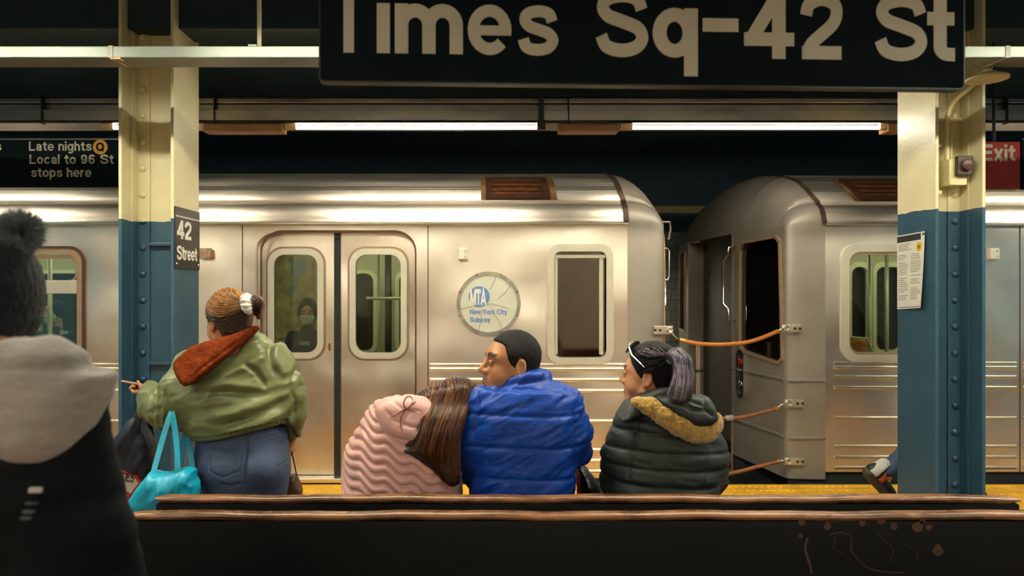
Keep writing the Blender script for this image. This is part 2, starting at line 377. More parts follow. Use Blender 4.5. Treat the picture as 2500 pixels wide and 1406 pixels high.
GLASSK = glass_mat('end_window_glass', (0.25, 0.28, 0.26), 0.3)
INWALL = mat('car_interior_panel', '#a9a88f', 0.4)
INFLOOR = mat('car_floor', '#3a3a34', 0.5)
POLE = mat('pale_grab_pole', '#c6c9ae', 0.35, 0.3)
SEATO = mat('orange_seat_shell', '#c07a1a', 0.4)
LAMPIN = mat('car_ceiling_light', '#fffbe0', 0.4, emit=(0.97, 1.0, 0.84), estr=4.6)
WHITE = mat('white_enamel', '#d9d5c6', 0.4)
CHROME = mat('chrome', (0.8, 0.77, 0.7, 1), 0.15, 1.0)

def roof_profile():
    base = [(0, 2.045), (-.012, 2.052), (-.014, 2.066), (0.0, 2.074), (.006, 2.10), (.018, 2.14), (.038, 2.178), (.068, 2.212), (.10, 2.232), (.112, 2.236), (.108, 2.246)]
    path = [np.array(p) for p in ((.112, 2.25), (.2, 2.312), (.35, 2.412), (.5, 2.485), (.7, 2.552))]
    cur = catmull(path, 9)
    out = list(base)
    for i, p in enumerate(cur):
        t = cur[min(i + 1, len(cur) - 1)] - cur[max(i - 1, 0)]; n = np.array([-t[1], t[0]]); n /= np.linalg.norm(n)
        out.append(tuple(p + n * (0.006 if i % 2 else -0.004)))
    out += [(.9, 2.60), (1.2, 2.645), (1.525, 2.66)]
    return out
HALF = roof_profile()
W2 = 1.525
FULL = HALF + [(2 * W2 - y, z) for y, z in reversed(HALF[:-1])]

def make_car(label, Y0, xs, sgn, x_far):
    """xs: x of the seam between body and end cap; sgn: +1 when the cap points to +x; x_far: the other end of the body"""
    r = tag(empty('subway_car', (xs - sgn * 2.0, Y0 + W2, -1.0)), label, 'subway car', 'coupled subway cars at the platform')
    lo, hi = min(xs, x_far), max(xs, x_far)
    prof = [(Y0 + y, z) for y, z in FULL]
    MB().sweep(prof, list(np.linspace(lo, hi, 12))).build('roof', ROOFST, r, smooth=True, angle=50)
    rv = MB()
    x = lo + .03
    while x < hi - .02 and len(rv.v) < 40000: rv.lathe([(.004, 0), (.003, -.003)], 6, Matrix.Translation((x, Y0 + .012, 2.115)), 'y'); x += .03
    rv.build('rivet_row', STEEL, r)['kind'] = 'stuff'
    MB().sweep([(Y0 + .0, 2.05), (Y0 - .018, 2.052), (Y0 - .018, 2.064), (Y0, 2.072)], [lo, hi]).build('drip_rail', STEELRIB, r)
    # seam band at the end of the roof
    sb = MB().sweep([(Y0 + y - .006, z + .006) for y, z in FULL if z > 2.06], [xs - .03, xs + .012]).build('roof_seam', SEAM, r)
    # end cap: section closes in as it runs out
    st = [(0, 0, 1), (.06, 0, .985), (.12, .002, .94), (.17, .004, .87), (.22, .008, .76), (.255, .014, .62), (.28, .022, .46), (.295, .034, .30), (.303, .05, .14), (.306, .062, 0.0)]
    sec = [(0, -0.0), (0, .7), (0, 1.4)] + [(y if y > -.001 else 0, z) for y, z in HALF if z > 2.07]
    sec = sec + [(2 * W2 - y, z) for y, z in reversed(sec[:-1])]
    facet = lambda y: np.interp(y, [0, .06, .85, 2.2, 2.99, 3.05], [0, 0, .135, .135, 0, 0])
    vs = []; m = len(sec)
    for k, (dx, ins, sc) in enumerate(st):
        for (y, z) in sec:
            c = W2; yy = c + (y - c) * (1 - ins / W2); zz = 2.05 + (z - 2.05) * sc if z > 2.05 else z
            f = (k / (len(st) - 1)) ** 2
            vs.append((xs + sgn * (dx + f * facet(yy)), Y0 + yy, zz))
    fs = [(i * m + k, (i + 1) * m + k, (i + 1) * m + k + 1, i * m + k + 1) for i in range(len(st) - 1) for k in range(m - 1)]
    MB().add(vs, fs).build('end_cap', BONNET, r, smooth=True, angle=60)
    # end face: two slanted facets with a recessed door between
    xe = xs + sgn * .306
    def fac(ya, yb, dxa, dxb, hole=None):
        """a facet from plan point (dxa,ya) to (dxb,yb); local x runs along it"""
        a = Vector((xe + sgn * dxa, Y0 + ya, 0)); b = Vector((xe + sgn * dxb, Y0 + yb, 0)); d = (b - a); L = d.length; d.normalize()
        n = Vector((d.y, -d.x, 0)); n = n if n.x * sgn < 0 else -n       # inward
        return Matrix((tuple((d.x, n.x, 0, a.x)), (d.y, n.y, 0, a.y), (0, 0, 1, 0), (0, 0, 0, 1))), L
    for (ya, yb, da, db) in ((.062, .85, 0, .135), (2.988, 2.2, 0, .135)):
        M, L = fac(ya, yb, da, db)
        hole = [(.10, .60), (.17, .585), (.60, .70), (.66, .76), (.64, 1.93), (.58, 1.985), (.15, 1.975), (.085, 1.91), (.055, .66)][::1]
        hole = [(.075, .63), (.13, .585), (.62, .655), (.67, .71), (.665, 1.94), (.61, 1.99), (.14, 1.975), (.09, 1.92)]
        if ya < 1:
            hole = [(.03, .975), (.08, .935), (.60, .985), (.655, 1.03), (.65, 1.89), (.60, 1.945), (.12, 1.965), (.065, 1.92)]
        else: hole = [(.1, 1.05), (.6, 1.05), (.6, 1.95), (.1, 1.95)]
        MB().plate([[(0, 0), (L, 0), (L, 2.06), (0, 2.06)], hole], 0, .03, M).build('end_panel', BONNET, r)
        cx = sum(p[0] for p in hole) / len(hole); cz = sum(p[1] for p in hole) / len(hole)
        outer = [(cx + (p[0] - cx) * 1.0 + .022 * (1 if p[0] > cx else -1), cz + (p[1] - cz) + .022 * (1 if p[1] > cz else -1)) for p in hole]
        wf = MB().plate([outer, hole], -.014, .035, M).build('end_window', RUSTFR, r)
        MB().plate([hole], .018, .026, M).build('pane', GLASSK, wf)
        MB().plate([[(.03, .9), (L - .03, .9), (L - .03, 2.02), (.03, 2.02)]], .12, .13, M).build('dark_cab_backing', DARKIN, r)  # dark sheet added behind the pane, standing in for an unlit cab
        if ya < 1:
            lm = MB().plate([rrect(.58, .70, .555, .985, .058, 8), rrect(.595, .685, .57, .97, .044, 8)], -.018, .01, M).build('marker_light_housing', CHROME, r)
            MB().plate([rrect(.595, .685, .57, .97, .044, 8)], -.002, .01, M).build('light_recess', RUBBER, lm)
            for z, mm in ((.87, mat('red_tail_lens', '#8c1a12', 0.25)), (.67, CHROME)):
                MB().lathe([(.036, -.002), (.034, -.012), (.02, -.02), (.004, -.023)], 18, M @ Matrix.Translation((.64, 0, z)), 'y').build('tail_lens', mm, lm, smooth=True)
            for z in (.80, .335):
                MB().box((0, -.012, z - .01), (L, 0, z + .01), .004, M).build('end_trim_strip', BONNET, r)
            hb = [M @ Vector(p) for p in ((.74, 0, 1.93), (.74, -.07, 1.92), (.74, -.07, 1.86), (.80, -.09, 1.80), (.80, -.09, 1.40), (.74, -.07, 1.35), (.74, -.07, 1.25), (.74, 0, 1.24))]
            MB().tube(hb, .011, 8).build('grab_rail', CHROME, r, smooth=True)
    dx = xe + sgn * .135
    for y in (.85, 2.2): MB().box((min(dx, dx - sgn * .2), Y0 + y - .02, 0), (max(dx, dx - sgn * .2), Y0 + y + .02, 2.05)).build('door_jamb', BONNET, r)
    MB().plate([[(.87, 0), (2.18, 0), (2.18, 2.3), (.87, 2.3)]], 0, .03, Matrix(((0, sgn, 0, dx - sgn * .2), (1, 0, 0, Y0), (0, 0, 1, 0), (0, 0, 0, 1)))).build('end_door', mat('dim_end_door', '#6a6359', .5, .3), r)
    for z in (.80, .335): MB().box((min(xs, xe), Y0 - .010, z - .011), (max(xs, xe), Y0 + .004, z + .011), .004).build('cap_trim_strip', BONNET, r)
    # floor, far side, ceiling light, near sill
    MB().box((x_far - .02, Y0 + .05, 0), (x_far + .02, Y0 + 2.99, 2.5)).build('end_bulkhead', INWALL, r)
    MB().box((lo, Y0 + .05, -.08), (hi, Y0 + 2.99, -.005)).build('car_floor', INFLOOR, r)
    MB().box((lo, Y0 + .02, -.30), (hi, Y0 + 3.0, -.085)).build('underframe', DARKTRK, r)
    cl = MB(); cl.box((lo, Y0 + .06, 2.17), (hi, Y0 + 2.98, 2.19)); cl.build('car_ceiling', INWALL, r)
    for yy in (.55, 2.35): MB().box((lo + .3, Y0 + yy, 2.14), (hi - .1, Y0 + yy + .12, 2.168), .01).build('ceiling_light', LAMPIN, r)
    MB().box((xs - sgn * 1.15 - .02, Y0 + .05, 0), (xs - sgn * 1.15 + .02, Y0 + 2.98, 2.17)).build('cab_partition', INWALL, r) if sgn > 0 else None
    return r

def sx(px, Y0): return (px - PCX) * Y0 / FPX
def sz(py, Y0): return CAMZ - (py - PCY) * Y0 / FPX

def ribs(r, x0, x1, Y0, ys, name='fluted_panel'):
    m = MB()
    for y, hh in ys:
        z = sz(y, Y0); pr = [(Y0 + .002 - .016 * math.sin(PI * k / 8), z + hh * math.cos(PI * k / 8)) for k in range(9)]
        m.sweep(pr, [x0, x1])
        for x in (x0, x1): m.add([(x, a, b) for a, b in pr], [tuple(range(9))])
    return m.build(name, STEELRIB, r, smooth=True, angle=60)

def side_window(r, Y0, hole, outer, kind, glass=GLASS, frame=FRAME, blind=False):
    f = MB().plate([outer, hole], Y0 - .014, Y0 + .045).build(kind, frame, r)
    xs_ = [p[0] for p in hole]; zs_ = [p[1] for p in hole]
    g = MB().plate([hole], Y0 + .030, Y0 + .036).build('pane', glass, f)
    return f, (min(xs_), max(xs_), min(zs_), max(zs_))

# ---- the car on the left
YA = 5.50
carA = make_car('silver subway car with round blue logo plate and closed doors', YA, 1.20, 1, -7.2)
X = lambda p: sx(p, YA); Z = lambda p: sz(p, YA)
win1 = rrect(X(-160), X(190), Z(866), Z(622), .09)
win1o = rrect(X(-175), X(203), Z(880), Z(607), .11)
door = [(X(622), 0.045)] + [(X(1013), 0.045)] + rrect(X(622), X(1013), Z(1165), Z(568), (.16, .16, .001, .001))[:14]
door = [(X(1013), Z(1165))] + rrect(X(622), X(1013), Z(1165), Z(568), (.16, .16, .001, .001))[:14] + [(X(622), Z(1165))]
win3 = rrect(X(1352), X(1480), Z(872), Z(614), .055)
win3o = rrect(X(1336), X(1497), Z(889), Z(596), .10)
zb = Z(1167)
MB().plate([[(-7.2, zb), (1.2, zb), (1.2, 2.05), (-7.2, 2.05)], win1, door, win3], YA, YA + .05).build('side_wall', STEEL, carA)
MB().box((-7.2, YA + .01, zb - .2), (1.2, YA + .06, zb)).build('side_skirt', DARKTRK, carA)
MB().box((X(560), YA - .055, zb - .025), (X(1040), YA + .03, zb + .012), .008).build('door_sill', STEELRIB, carA)
for p in (592, 1045, -330): MB().box((X(p) - .004, YA - .003, zb), (X(p) + .004, YA + .001, 2.045)).build('panel_joint', mat('brown_panel_joint', '#6a4a35', .6, .4), carA)
RA = [(889, .009), (901, .017), (927, .016), (954, .016), (1028, .014), (1098, .014), (1124, .014), (1150, .014)]
ribs(carA, X(1050), 1.195, YA, RA); ribs(carA, X(-320), X(588), YA, RA)
# left window with a drop sash
f, _ = side_window(carA, YA, win1, win1o, 'sash_window', GLASS, RUSTFR)
MB().plate([rrect(X(-175) - .02, X(203) + .02, Z(880) - .02, Z(607) + .02, .12), win1o], YA - .02, YA + .0).build('window_gasket', mat('brown_gasket', '#4b2c22', .5), f)
MB().box((X(-158), YA - .012, Z(717)), (X(189), YA + .04, Z(684)), .006).build('sash_bar', FRAME, f)
MB().plate([rrect(X(-158), X(188), Z(690), Z(624), .06), rrect(X(-154), X(183), Z(684), Z(632), .05)], YA + .0, YA + .028).build('upper_sash', RUSTFR, f)
# door leaves
def leaf(x0, x1, wx0, wx1, label, hinge):
    L = MB(); hole = rrect(X(wx0 + 15), X(wx1 - 15), Z(862), Z(621), .085)
    out = rrect(X(wx0), X(wx1), Z(877), Z(606), .125)
    rad = (.001, .13, .001, .001) if hinge < 0 else (.13, .001, .001, .001)
    L.plate([rrect(X(x0), X(x1), Z(1163), Z(560), rad), hole], YA + .055, YA + .085)
    d = L.build('door_leaf', STEELDOOR, carA); d['label'] = label
    f = MB().plate([out, hole], YA + .036, YA + .09).build('door_window', FRAME, d)
    f2 = MB().plate([rrect(X(wx0 - 5), X(wx1 + 5), Z(882), Z(601), .135), out], YA + .048, YA + .056).build('window_trim', mat('brown_trim_line', '#9a7f66', .4, .6), d)
    MB().plate([hole], YA + .062, YA + .068).build('pane', GLASS, f)
    return d
leaf(624, 813, 650, 787, 'left door leaf with masked rider behind its window', -1)
leaf(829, 1012, 851, 992, 'right door leaf with empty window', 1)
MB().box((X(813), YA + .035, Z(1163)), (X(829), YA + .08, Z(562)), .004).build('door_gasket', RUBBER, carA)
MB().plate([rrect(X(636), X(1013) + .012, Z(1165), Z(562), (.17, .17, .001, .001)), rrect(X(640), X(1013), Z(1167), Z(568), (.16, .16, .001, .001))], YA - .004, YA + .0).build('door_opening_edge', mat('brown_door_edge', '#5a3a28', .5, .4), carA)
MB().lathe([(.009, -.004), (.016, 0), (.016, .006)], 12, Matrix.Translation((X(801), YA + .05, Z(848))) @ Matrix.Diagonal((.7, 1, 2.2, 1)), 'y').build('door_lock', mat('rusty_lock', '#8a5c36', .5, .6), carA)
# cab window
f, _ = side_window(carA, YA, win3, win3o, 'cab_window', GLASSB, FRAME)
MB().box((X(1352), YA + .015, Z(866)), (X(1362), YA + .05, Z(628)), .004).build('sash_channel', FRAME, f)
MB().box((X(1464), YA + .015, Z(866)), (X(1474), YA + .05, Z(628)), .004).build('sash_channel', FRAME, f)
MB().box((X(1352), YA + .01, Z(630)), (X(1480), YA + .05, Z(622)), .003).build('sash_channel', FRAME, f)
MB().box((X(1345), YA + .12, Z(880)), (X(1490), YA + .13, Z(600))).build('cab_shade', mat('brown_cab_panel', '#6b4a33', .5), carA)
def marker(r, Y0, px, py, nm='signal_box', mm=WHITE):
    x, z = sx(px, Y0), sz(py, Y0)
    b = MB().box((x - .036, Y0 - .05, z - .045), (x + .036, Y0, z + .045), .008).build(nm, mm, r)
    for dz in (.022, -.022): MB().lathe([(.007, -.054), (.009, -.048)], 10, Matrix.Translation((x + .015, Y0, z + dz)), 'y').build('bolt', CHROME, b)
marker(carA, YA, 1131, 620)
bx = MB().box((X(492), YA - .045, Z(632)), (X(519), YA, Z(606)), .008).build('signal_box', mat('worn_white_box', '#c9b79c', .45, var=.3, vscale=20, color2='#8a5a3a'), carA)
MB().box((X(514), YA - .035, Z(630)), (X(523), YA, Z(610)), .003).build('box_cover', mat('rusty_lock', '#8a5c36'), bx)
# roof grilles that follow the slope of the roof
PATH = [np.array(p) for p in catmull([(.112, 2.25), (.2, 2.312), (.35, 2.412), (.5, 2.485), (.7, 2.552)], 9)]
def on_roof(Y0, t, off):
    i = t * (len(PATH) - 1); k = min(int(i), len(PATH) - 2); p = PATH[k] + (PATH[k + 1] - PATH[k]) * (i - k); d = PATH[min(k + 1, len(PATH) - 1)] - PATH[k]; n = np.array([-d[1], d[0]]); n /= np.linalg.norm(n)
    q = p + n * off; return (Y0 + q[0], q[1])
def roof_vent(r, Y0, x0, x1, t0=.03, t1=.72):
    q = lambda a, b, off: [on_roof(Y0, a + (b - a) * k / 6, off) for k in range(7)]
    base = MB().sweep(q(t0, t1, .010), [x0, x1]).build('roof_vent', RUST, r)
    fr = MB()
    for (a, b, xa, xb) in ((t0, t1, x0, x0 + .05), (t0, t1, x1 - .05, x1), (t0, t0 + .16, x0 + .05, x1 - .05), (t1 - .1, t1, x0 + .05, x1 - .05)):
        P1 = q(a, b, .03); P0 = q(a, b, .008); fr.sweep(P1, [xa, xb]); fr.sweep([P0[0], P1[0]], [xa, xb]); fr.sweep([P0[-1], P1[-1]], [xa, xb])
        for xx in (xa, xb): fr.add([(xx, *p) for p in P0 + P1[::-1]], [tuple(range(14))])
    fr.build('vent_frame', mat('dark_rusty_frame', '#3f220f', .7, .3, var=.3, vscale=12), base)
    for t in (.30, .42, .54):
        P1 = q(t, t + .035, .022); MB().sweep(P1, [x0 + .06, x1 - .06]).build('vent_slat', mat('worn_slat', '#6b4526', .5, .5), base)
    MB().sweep(q(t0, t1 + .08, .0085), [x0 - .04, x1 + .06]).build('rust_stain', mat('rust_bleed', '#8a5324', .6, .6, var=.4, vscale=6, color2='#b98d60'), base)
roof_vent(carA, YA, X(1187) + .0, X(1347) - .0)
# round logo plate with its acrylic rim
cx, cz, R = X(1193), Z(741), .252
pl = MB().lathe([(R, 0), (R, -.012), (R - .03, -.016), (.001, -.016)], 48, Matrix.Translation((cx, YA, cz)), 'y').build('logo_plate', mat('pale_logo_plate', '#c9c8b4', .3, var=.05), carA, smooth=True, angle=30)
MB().plate([circ(cx, cz, R + .002, 48), circ(cx, cz, R - .026, 48)], YA - .022, YA - .004).build('plate_rim', mat('scratched_clear_rim', '#a9a596', .15, .5, var=.2, vscale=12), pl)
LOGO = mat('faded_blue_print', '#5d7fb4', .45, var=.12, vscale=30)
MB().plate([circ(X(1170), Z(724), .083, 40)], YA - .0185, YA - .0165).build('logo_disc', LOGO, pl)
lt = MB(); lettering(lt, 'MTA', X(1148), Z(744), .125, YA - .021, YA - .0188, w=.25, gap=.03, squeeze=.37, M=None); lt.build('logo_letters', mat('plate_white_letters', '#dedbc8', .4), pl)
lt = MB(); lettering(lt, 'New York City', X(1147), Z(767), .040, YA - .019, YA - .0165, w=.19, gap=.09, space=.28, squeeze=.87); lettering(lt, 'Subway', X(1147), Z(786), .040, YA - .019, YA - .0165, w=.19, gap=.09, squeeze=.87)
lt.build('plate_lettering', LOGO, pl)
ck = MB()
for pts in (((1212, 668), (1206, 690), (1196, 706)), ((1254, 686), (1232, 716), (1215, 729)), ((1118, 756), (1150, 748), (1200, 741), (1240, 752)), ((1178, 752), (1172, 790), (1168, 806)), ((1205, 764), (1222, 790), (1226, 806))):
    ck.tube([(X(a), YA - .0172, Z(b)) for a, b in pts], .0022, 5)
ck.build('plate_crack', mat('grey_crack', '#8d8b80', .5), pl)
bo = MB()
for k in range(8):
    a = PI / 8 + k * PI / 4; bo.lathe([(.009, -.027), (.011, -.02)], 10, Matrix.Translation((cx + (R - .006) * math.cos(a), YA, cz + (R - .006) * math.sin(a))), 'y')
bo.build('plate_bolt', mat('copper_bolt', '#a5764c', .35, .8), pl)
# interior seen through the doors
WA = [(px_ - PCX) * 8.43 / FPX for px_ in (100, 330, 660, 780, 862, 912, 975, 1100)]; WA = [((WA[i] * FPX / YA) + PCX, (WA[i + 1] * FPX / YA) + PCX) for i in (0, 2, 4, 6)]
MB().plate([[(-7.2, .0), (1.2, .0), (1.2, 2.17), (-7.2, 2.17)]] + [rrect(X(a), X(b), .78, 1.72, .1) for a, b in WA], YA + 2.93, YA + 2.97).build('far_wall', INWALL, carA)
for a, b in WA:
    MB().plate([rrect(X(a) - .05, X(b) + .05, .74, 1.76, .12), rrect(X(a), X(b), .78, 1.72, .1)], YA + 2.90, YA + 2.93).build('far_window', mat('interior_window_frame', '#d5d8b8', .35), carA)
MB().box((-7.2, YA + 2.98, .6), (1.2, YA + 3.0, 1.9)).build('far_side_glass', mat('dark_window_glass', '#141a14', .5), carA)
mp = MB().box((sx(640, 7.7), YA + 2.2, .98), (sx(765, 7.7), YA + 2.22, 1.90), .006).build('route_map', mat('subway_map_print', '#a8924a', .45, var=.35, vscale=7, color2='#b9b078'), carA)
MB().plate([[(sx(706, 7.7), 1.88), (sx(716, 7.7), 1.62), (sx(700, 7.7), 1.50), (sx(712, 7.7), 1.45), (sx(730, 7.7), 1.66), (sx(745, 7.7), 1.72), (sx(745, 7.7), 1.88)]], YA + 2.19, YA + 2.199).build('map_water', mat('map_blue', '#6f8f90', .45), mp)
MB().box((sx(612, 7.7), YA + 2.225, 0), (sx(790, 7.7), YA + 2.26, 2.17)).build('map_panel', INWALL, carA)
for p, yy in ((948, 1.2), (925, 2.0)):
    MB().tube([(sx(p, YA + yy), YA + yy, 0), (sx(p, YA + yy), YA + yy, 2.17)], .02 if yy > 1.5 else .034, 12).build('grab_pole', mat('dark_pole', '#262a22', .4) if yy == 1.2 else POLE, carA, smooth=True)
for p, yy in ((-60, .9), (122, .5)):
    MB().tube([(sx(p, YA + yy), YA + yy, 0), (sx(p, YA + yy), YA + yy, 2.17)], .018, 12).build('grab_pole', POLE, carA, smooth=True)
MB().tube([(X(850), YA + .9, 1.45), (X(1080), YA + .9, 1.45)], .015, 10).build('grab_bar', POLE, carA, smooth=True)
MB().tube([(X(840), YA + .9, .86), (X(1080), YA + .9, .86)], .015, 10).build('grab_bar', POLE, carA, smooth=True)
for x0 in (sx(688, 7.5), sx(560, 7.5), sx(100, 7.5), sx(-30, 7.5)):
    s = MB(); s.box((x0, YA + 1.72, .34), (x0 + .5, YA + 2.16, .40), .02); s.box((x0, YA + 2.12, .38), (x0 + .5, YA + 2.17, .86), .02); s.build('bench_seat', SEATO, carA)
for x0 in ():
    s = MB(); s.box((x0, YA + 2.4, .38), (x0 + .24, YA + 2.86, .44), .02); s.box((x0, YA + 2.80, .42), (x0 + .24, YA + 2.88, .86), .02); s.build('bench_seat', SEATO, carA)
# rails and brackets on its end
tb = MB().tube([(1.44, 5.58, sz(542, 5.6)), (1.56, 5.58, sz(543, 5.6)), (1.565, 5.58, sz(560, 5.6)), (1.55, 5.58, sz(585, 5.6))], .008, 8).build('signal_arm', BONNET, carA)
MB().tube([(1.45, 5.62, sz(605, 5.6)), (1.56, 5.66, sz(605, 5.6)), (1.575, 5.66, sz(612, 5.6)), (1.575, 5.66, sz(676, 5.6)), (1.56, 5.66, sz(684, 5.6)), (1.45, 5.62, sz(684, 5.6))], .009, 8).build('grab_rail', CHROME, carA, smooth=True)
def bracket(r, Y, x0, x1, y0, y1, ring):
    b = MB().box((sx(x0, Y), Y - .03, sz(y1, Y)), (sx(x1, Y), Y - .012, sz(y0, Y)), .006).build('chain_bracket', mat('galvanised_bracket', '#b5a894', .4, .5, var=.2, vscale=20), r)
    rx, rz = sx(ring, Y), sz((y0 + y1) / 2, Y)
    MB().tube([(rx + .022 * math.cos(a), Y - .034, rz + .022 * math.sin(a)) for a in np.linspace(0, 2 * PI, 17)], .006, 8).build('eye_ring', CHROME, b, smooth=True)
    for px in ((x0 + x1) / 2 + (8 if ring < x0 + 20 else -8), (x0 + x1) / 2 + (20 if ring < x0 + 20 else -20)):
        MB().lathe([(.009, -.012), (.011, -.004)], 8, Matrix.Translation((sx(px, Y), Y - .026, rz)), 'y').build('bolt', RUBBER, b)
    return b
bracket(carA, 5.50, 1594, 1641, 795, 816, 1632)
bracket(carA, 5.50, 1594, 1641, 1000, 1020, 1632)
bracket(carA, 5.50, 1594, 1641, 1132, 1152, 1632)

# ---- the car on the right
YB = 5.60
carB = make_car('silver subway car showing its grey end with a dark window', YB, 2.823, -1, 9.5)
X = lambda p: sx(p, YB); Z = lambda p: sz(p, YB)
winb = rrect(X(2072), X(2245), Z(866), Z(615), .085); winbo = rrect(X(2052), X(2262), Z(884), Z(596), .12)
zb = Z(1152)
MB().plate([[(2.823, zb), (9.5, zb), (9.5, 2.05), (2.823, 2.05)], winb], YB, YB + .05).build('side_wall', STEEL, carB)
MB().box((2.55, YB + .03, zb - .3), (9.5, YB + .08, zb)).build('side_skirt', DARKTRK, carB)
sm = MB()
for p in (2490,): sm.box((X(p) - .004, YB - .003, zb), (X(p) + .004, YB + .001, 2.045))
sm.build('panel_joint', MATS['brown_panel_joint'], carB)
RB = [(885, .009), (897, .016), (920, .015), (946, .015), (1020, .014), (1089, .014), (1115, .014), (1141, .014)]
ribs(carB, X(2036), X(2480), YB, RB); ribs(carB, X(2496), 9.4, YB, RB)
f, _ = side_window(carB, YB, winb, winbo, 'side_window', GLASS, FRAME)
MB().plate([rrect(X(2070), X(2247), Z(868), Z(613), .09), rrect(X(2076), X(2232), Z(860), Z(622), .08)], YB + .0, YB + .03).build('inner_sash', RUSTFR, f)
marker(carB, YB, 2419, 620)
roof_vent(carB, YB, X(2085) + .12, X(2085) + .75)
MB().plate([[(2.9, 0), (9.5, 0), (9.5, 2.17), (2.9, 2.17)]] + [rrect(sx(a, 8.55), sx(b, 8.55), .78, 1.8, .1) for a, b in ((2074, 2118), (2134, 2200), (2230, 2380))], YB + 2.93, YB + 2.97).build('far_wall', INWALL, carB)
for a, b in ((2067, 2125), (2127, 2207), (2223, 2387)):
    MB().plate([rrect(sx(a, 8.5), sx(b, 8.5), .72, 1.86, .12), rrect(sx(a, 8.5) + .045, sx(b, 8.5) - .045, .78, 1.80, .09)], YB + 2.86, YB + 2.93).build('far_window', MATS['interior_window_frame'], carB)
MB().box((2.9, YB + 2.98, .6), (9.5, YB + 3.0, 1.9)).build('far_side_glass', MATS['dark_window_glass'], carB)
for p, Y in ((2122, 7.6), (2165, 6.9)):
    MB().tube([(sx(p, Y), Y, 0), (sx(p, Y), Y, 2.17)], .018, 12).build('grab_pole', POLE, carB, smooth=True)
MB().tube([(sx(2060, 7.2), 7.2, 1.93), (sx(2260, 7.2), 7.2, 1.93)], .016, 10).build('grab_bar', POLE, carB, smooth=True)
MB().tube([(sx(2078, 7.4), 7.4, sz(824, 7.4)), (sx(2116, 7.4), 7.4, sz(826, 7.4)), (sx(2136, 7.4), 7.4, sz(870, 7.4)), (sx(2136, 7.4), 7.4, .40)], .014, 10).build('seat_rail', POLE, carB, smooth=True)
for x0 in (sx(2084, 7.9), sx(2084, 7.9) + 1.2):
    s = MB(); s.box((x0, 7.75, .40), (x0 + .30, 8.2, .46), .02); s.box((x0, 7.75, .44), (x0 + .11, 8.2, .97), .05); s.build('bench_seat', SEATO, carB)
bracket(carB, 5.60, 1905, 1952, 792, 811, 1914); bracket(carB, 5.60, 1912, 1958, 974, 993, 1920); bracket(carB, 5.60, 1912, 1958, 1115, 1134, 1920)

# ---- spring barriers strung between the cars
HOSE = mat('orange_brown_hose', '#b26a24', .45, var=.2, vscale=25)
HOSED = mat('brown_worn_hose', '#7d4a2c', .55, var=.25, vscale=25)
GREY = mat('grey_tape', '#807a78', .6)
def barrier(label, pts, r, hook0, hook1, m, clamp=None):
    p3 = [at(*p) for p in pts]; t = tag(empty('barrier_spring', p3[0]), label, 'safety barrier spring', 'spring barriers between the cars')
    MB().tube(catmull(p3, 10), r, 12).build('hose', m, t, smooth=True)
    for h in (hook0, hook1): MB().tube([at(*p) for p in h], .007, 8).build('hook', CHROME, t, smooth=True)
    for e in (0, -1):
        d = p3[1] - p3[0] if e == 0 else p3[-1] - p3[-2]; d = d / np.linalg.norm(d); s = 1 if e == 0 else -1
        MB().tube([p3[e] - d * .006 * s, p3[e] + d * s * .03], r * 1.12, 12).build('hose_ferrule', mat('brass_ferrule', '#b98a50', .35, .7), t)
    if clamp is not None:
        c = at(*clamp); MB().tube([c + np.array((-.028, 0, 0)), c + np.array((.028, .0, .004))], r * 1.5, 12).build('clamp', GREY, t, smooth=True)
    return t
barrier('orange hosed barrier spring sagging across the gap beside the end window, highest of three', [(1662, 830, 5.47), (1700, 838, 5.44), (1755, 841, 5.42), (1820, 836, 5.45), (1862, 824, 5.5), (1898, 809, 5.56)], .016,
        [(1634, 806, 5.465), (1642, 815, 5.46), (1653, 826, 5.465), (1663, 831, 5.47)], [(1896, 810, 5.56), (1906, 804, 5.565), (1914, 801, 5.565)], HOSE)
midb = barrier('brown hosed barrier spring with grey clamp and hanging chain, middle of three', [(1664, 1022, 5.47), (1700, 1026, 5.44), (1755, 1022, 5.42), (1800, 1020, 5.45), (1850, 1010, 5.5), (1898, 997, 5.56)], .015,
        [(1634, 1010, 5.465), (1650, 1018, 5.46), (1664, 1022, 5.47)], [(1896, 997, 5.56), (1908, 988, 5.565), (1918, 983, 5.565)], HOSED, (1780, 1021, 5.43))
ch = MB()
for k in range(12):
    a = at(1787, 1036 + k * 9.5, 5.43); b = a + np.array((0, 0, -.026)); o = .006; s = (o, 0, 0) if k % 2 else (0, o, 0)
    ch.tube([a + np.array(s), b + np.array(s), b - np.array(s), a - np.array(s), a + np.array(s)], .0035, 6)
ch.build('chain', mat('grimy_chain', '#8a7257', .4, .7), midb)
barrier('brown hosed barrier spring nearest the platform floor, lowest of three', [(1664, 1160, 5.47), (1700, 1164, 5.44), (1765, 1157, 5.42), (1800, 1152, 5.45), (1850, 1139, 5.5), (1903, 1126, 5.56)], .015,
        [(1634, 1142, 5.465), (1650, 1154, 5.46), (1664, 1160, 5.47)], [(1902, 1126, 5.56), (1912, 1124, 5.565), (1920, 1124, 5.565)], HOSED, (1772, 1155, 5.42))
# posts and cables hung in the gap, on the far side of the track
t = tag(empty('gap_post', (sx(1703, 6.4), 6.4, -1.3)), 'pale narrow post standing in the dark gap between the two cars', 'post')
MB().box((sx(1698, 6.4), 6.39, -1.3), (sx(1709, 6.4), 6.43, sz(838, 6.4)), .004).build('shaft', mat('dull_tan_post', '#8a7a62', .6), t)
MB().box((sx(1690, 6.4), 6.38, sz(908, 6.4)), (sx(1716, 6.4), 6.44, sz(902, 6.4)), .004).build('strap', RUBBER, t)
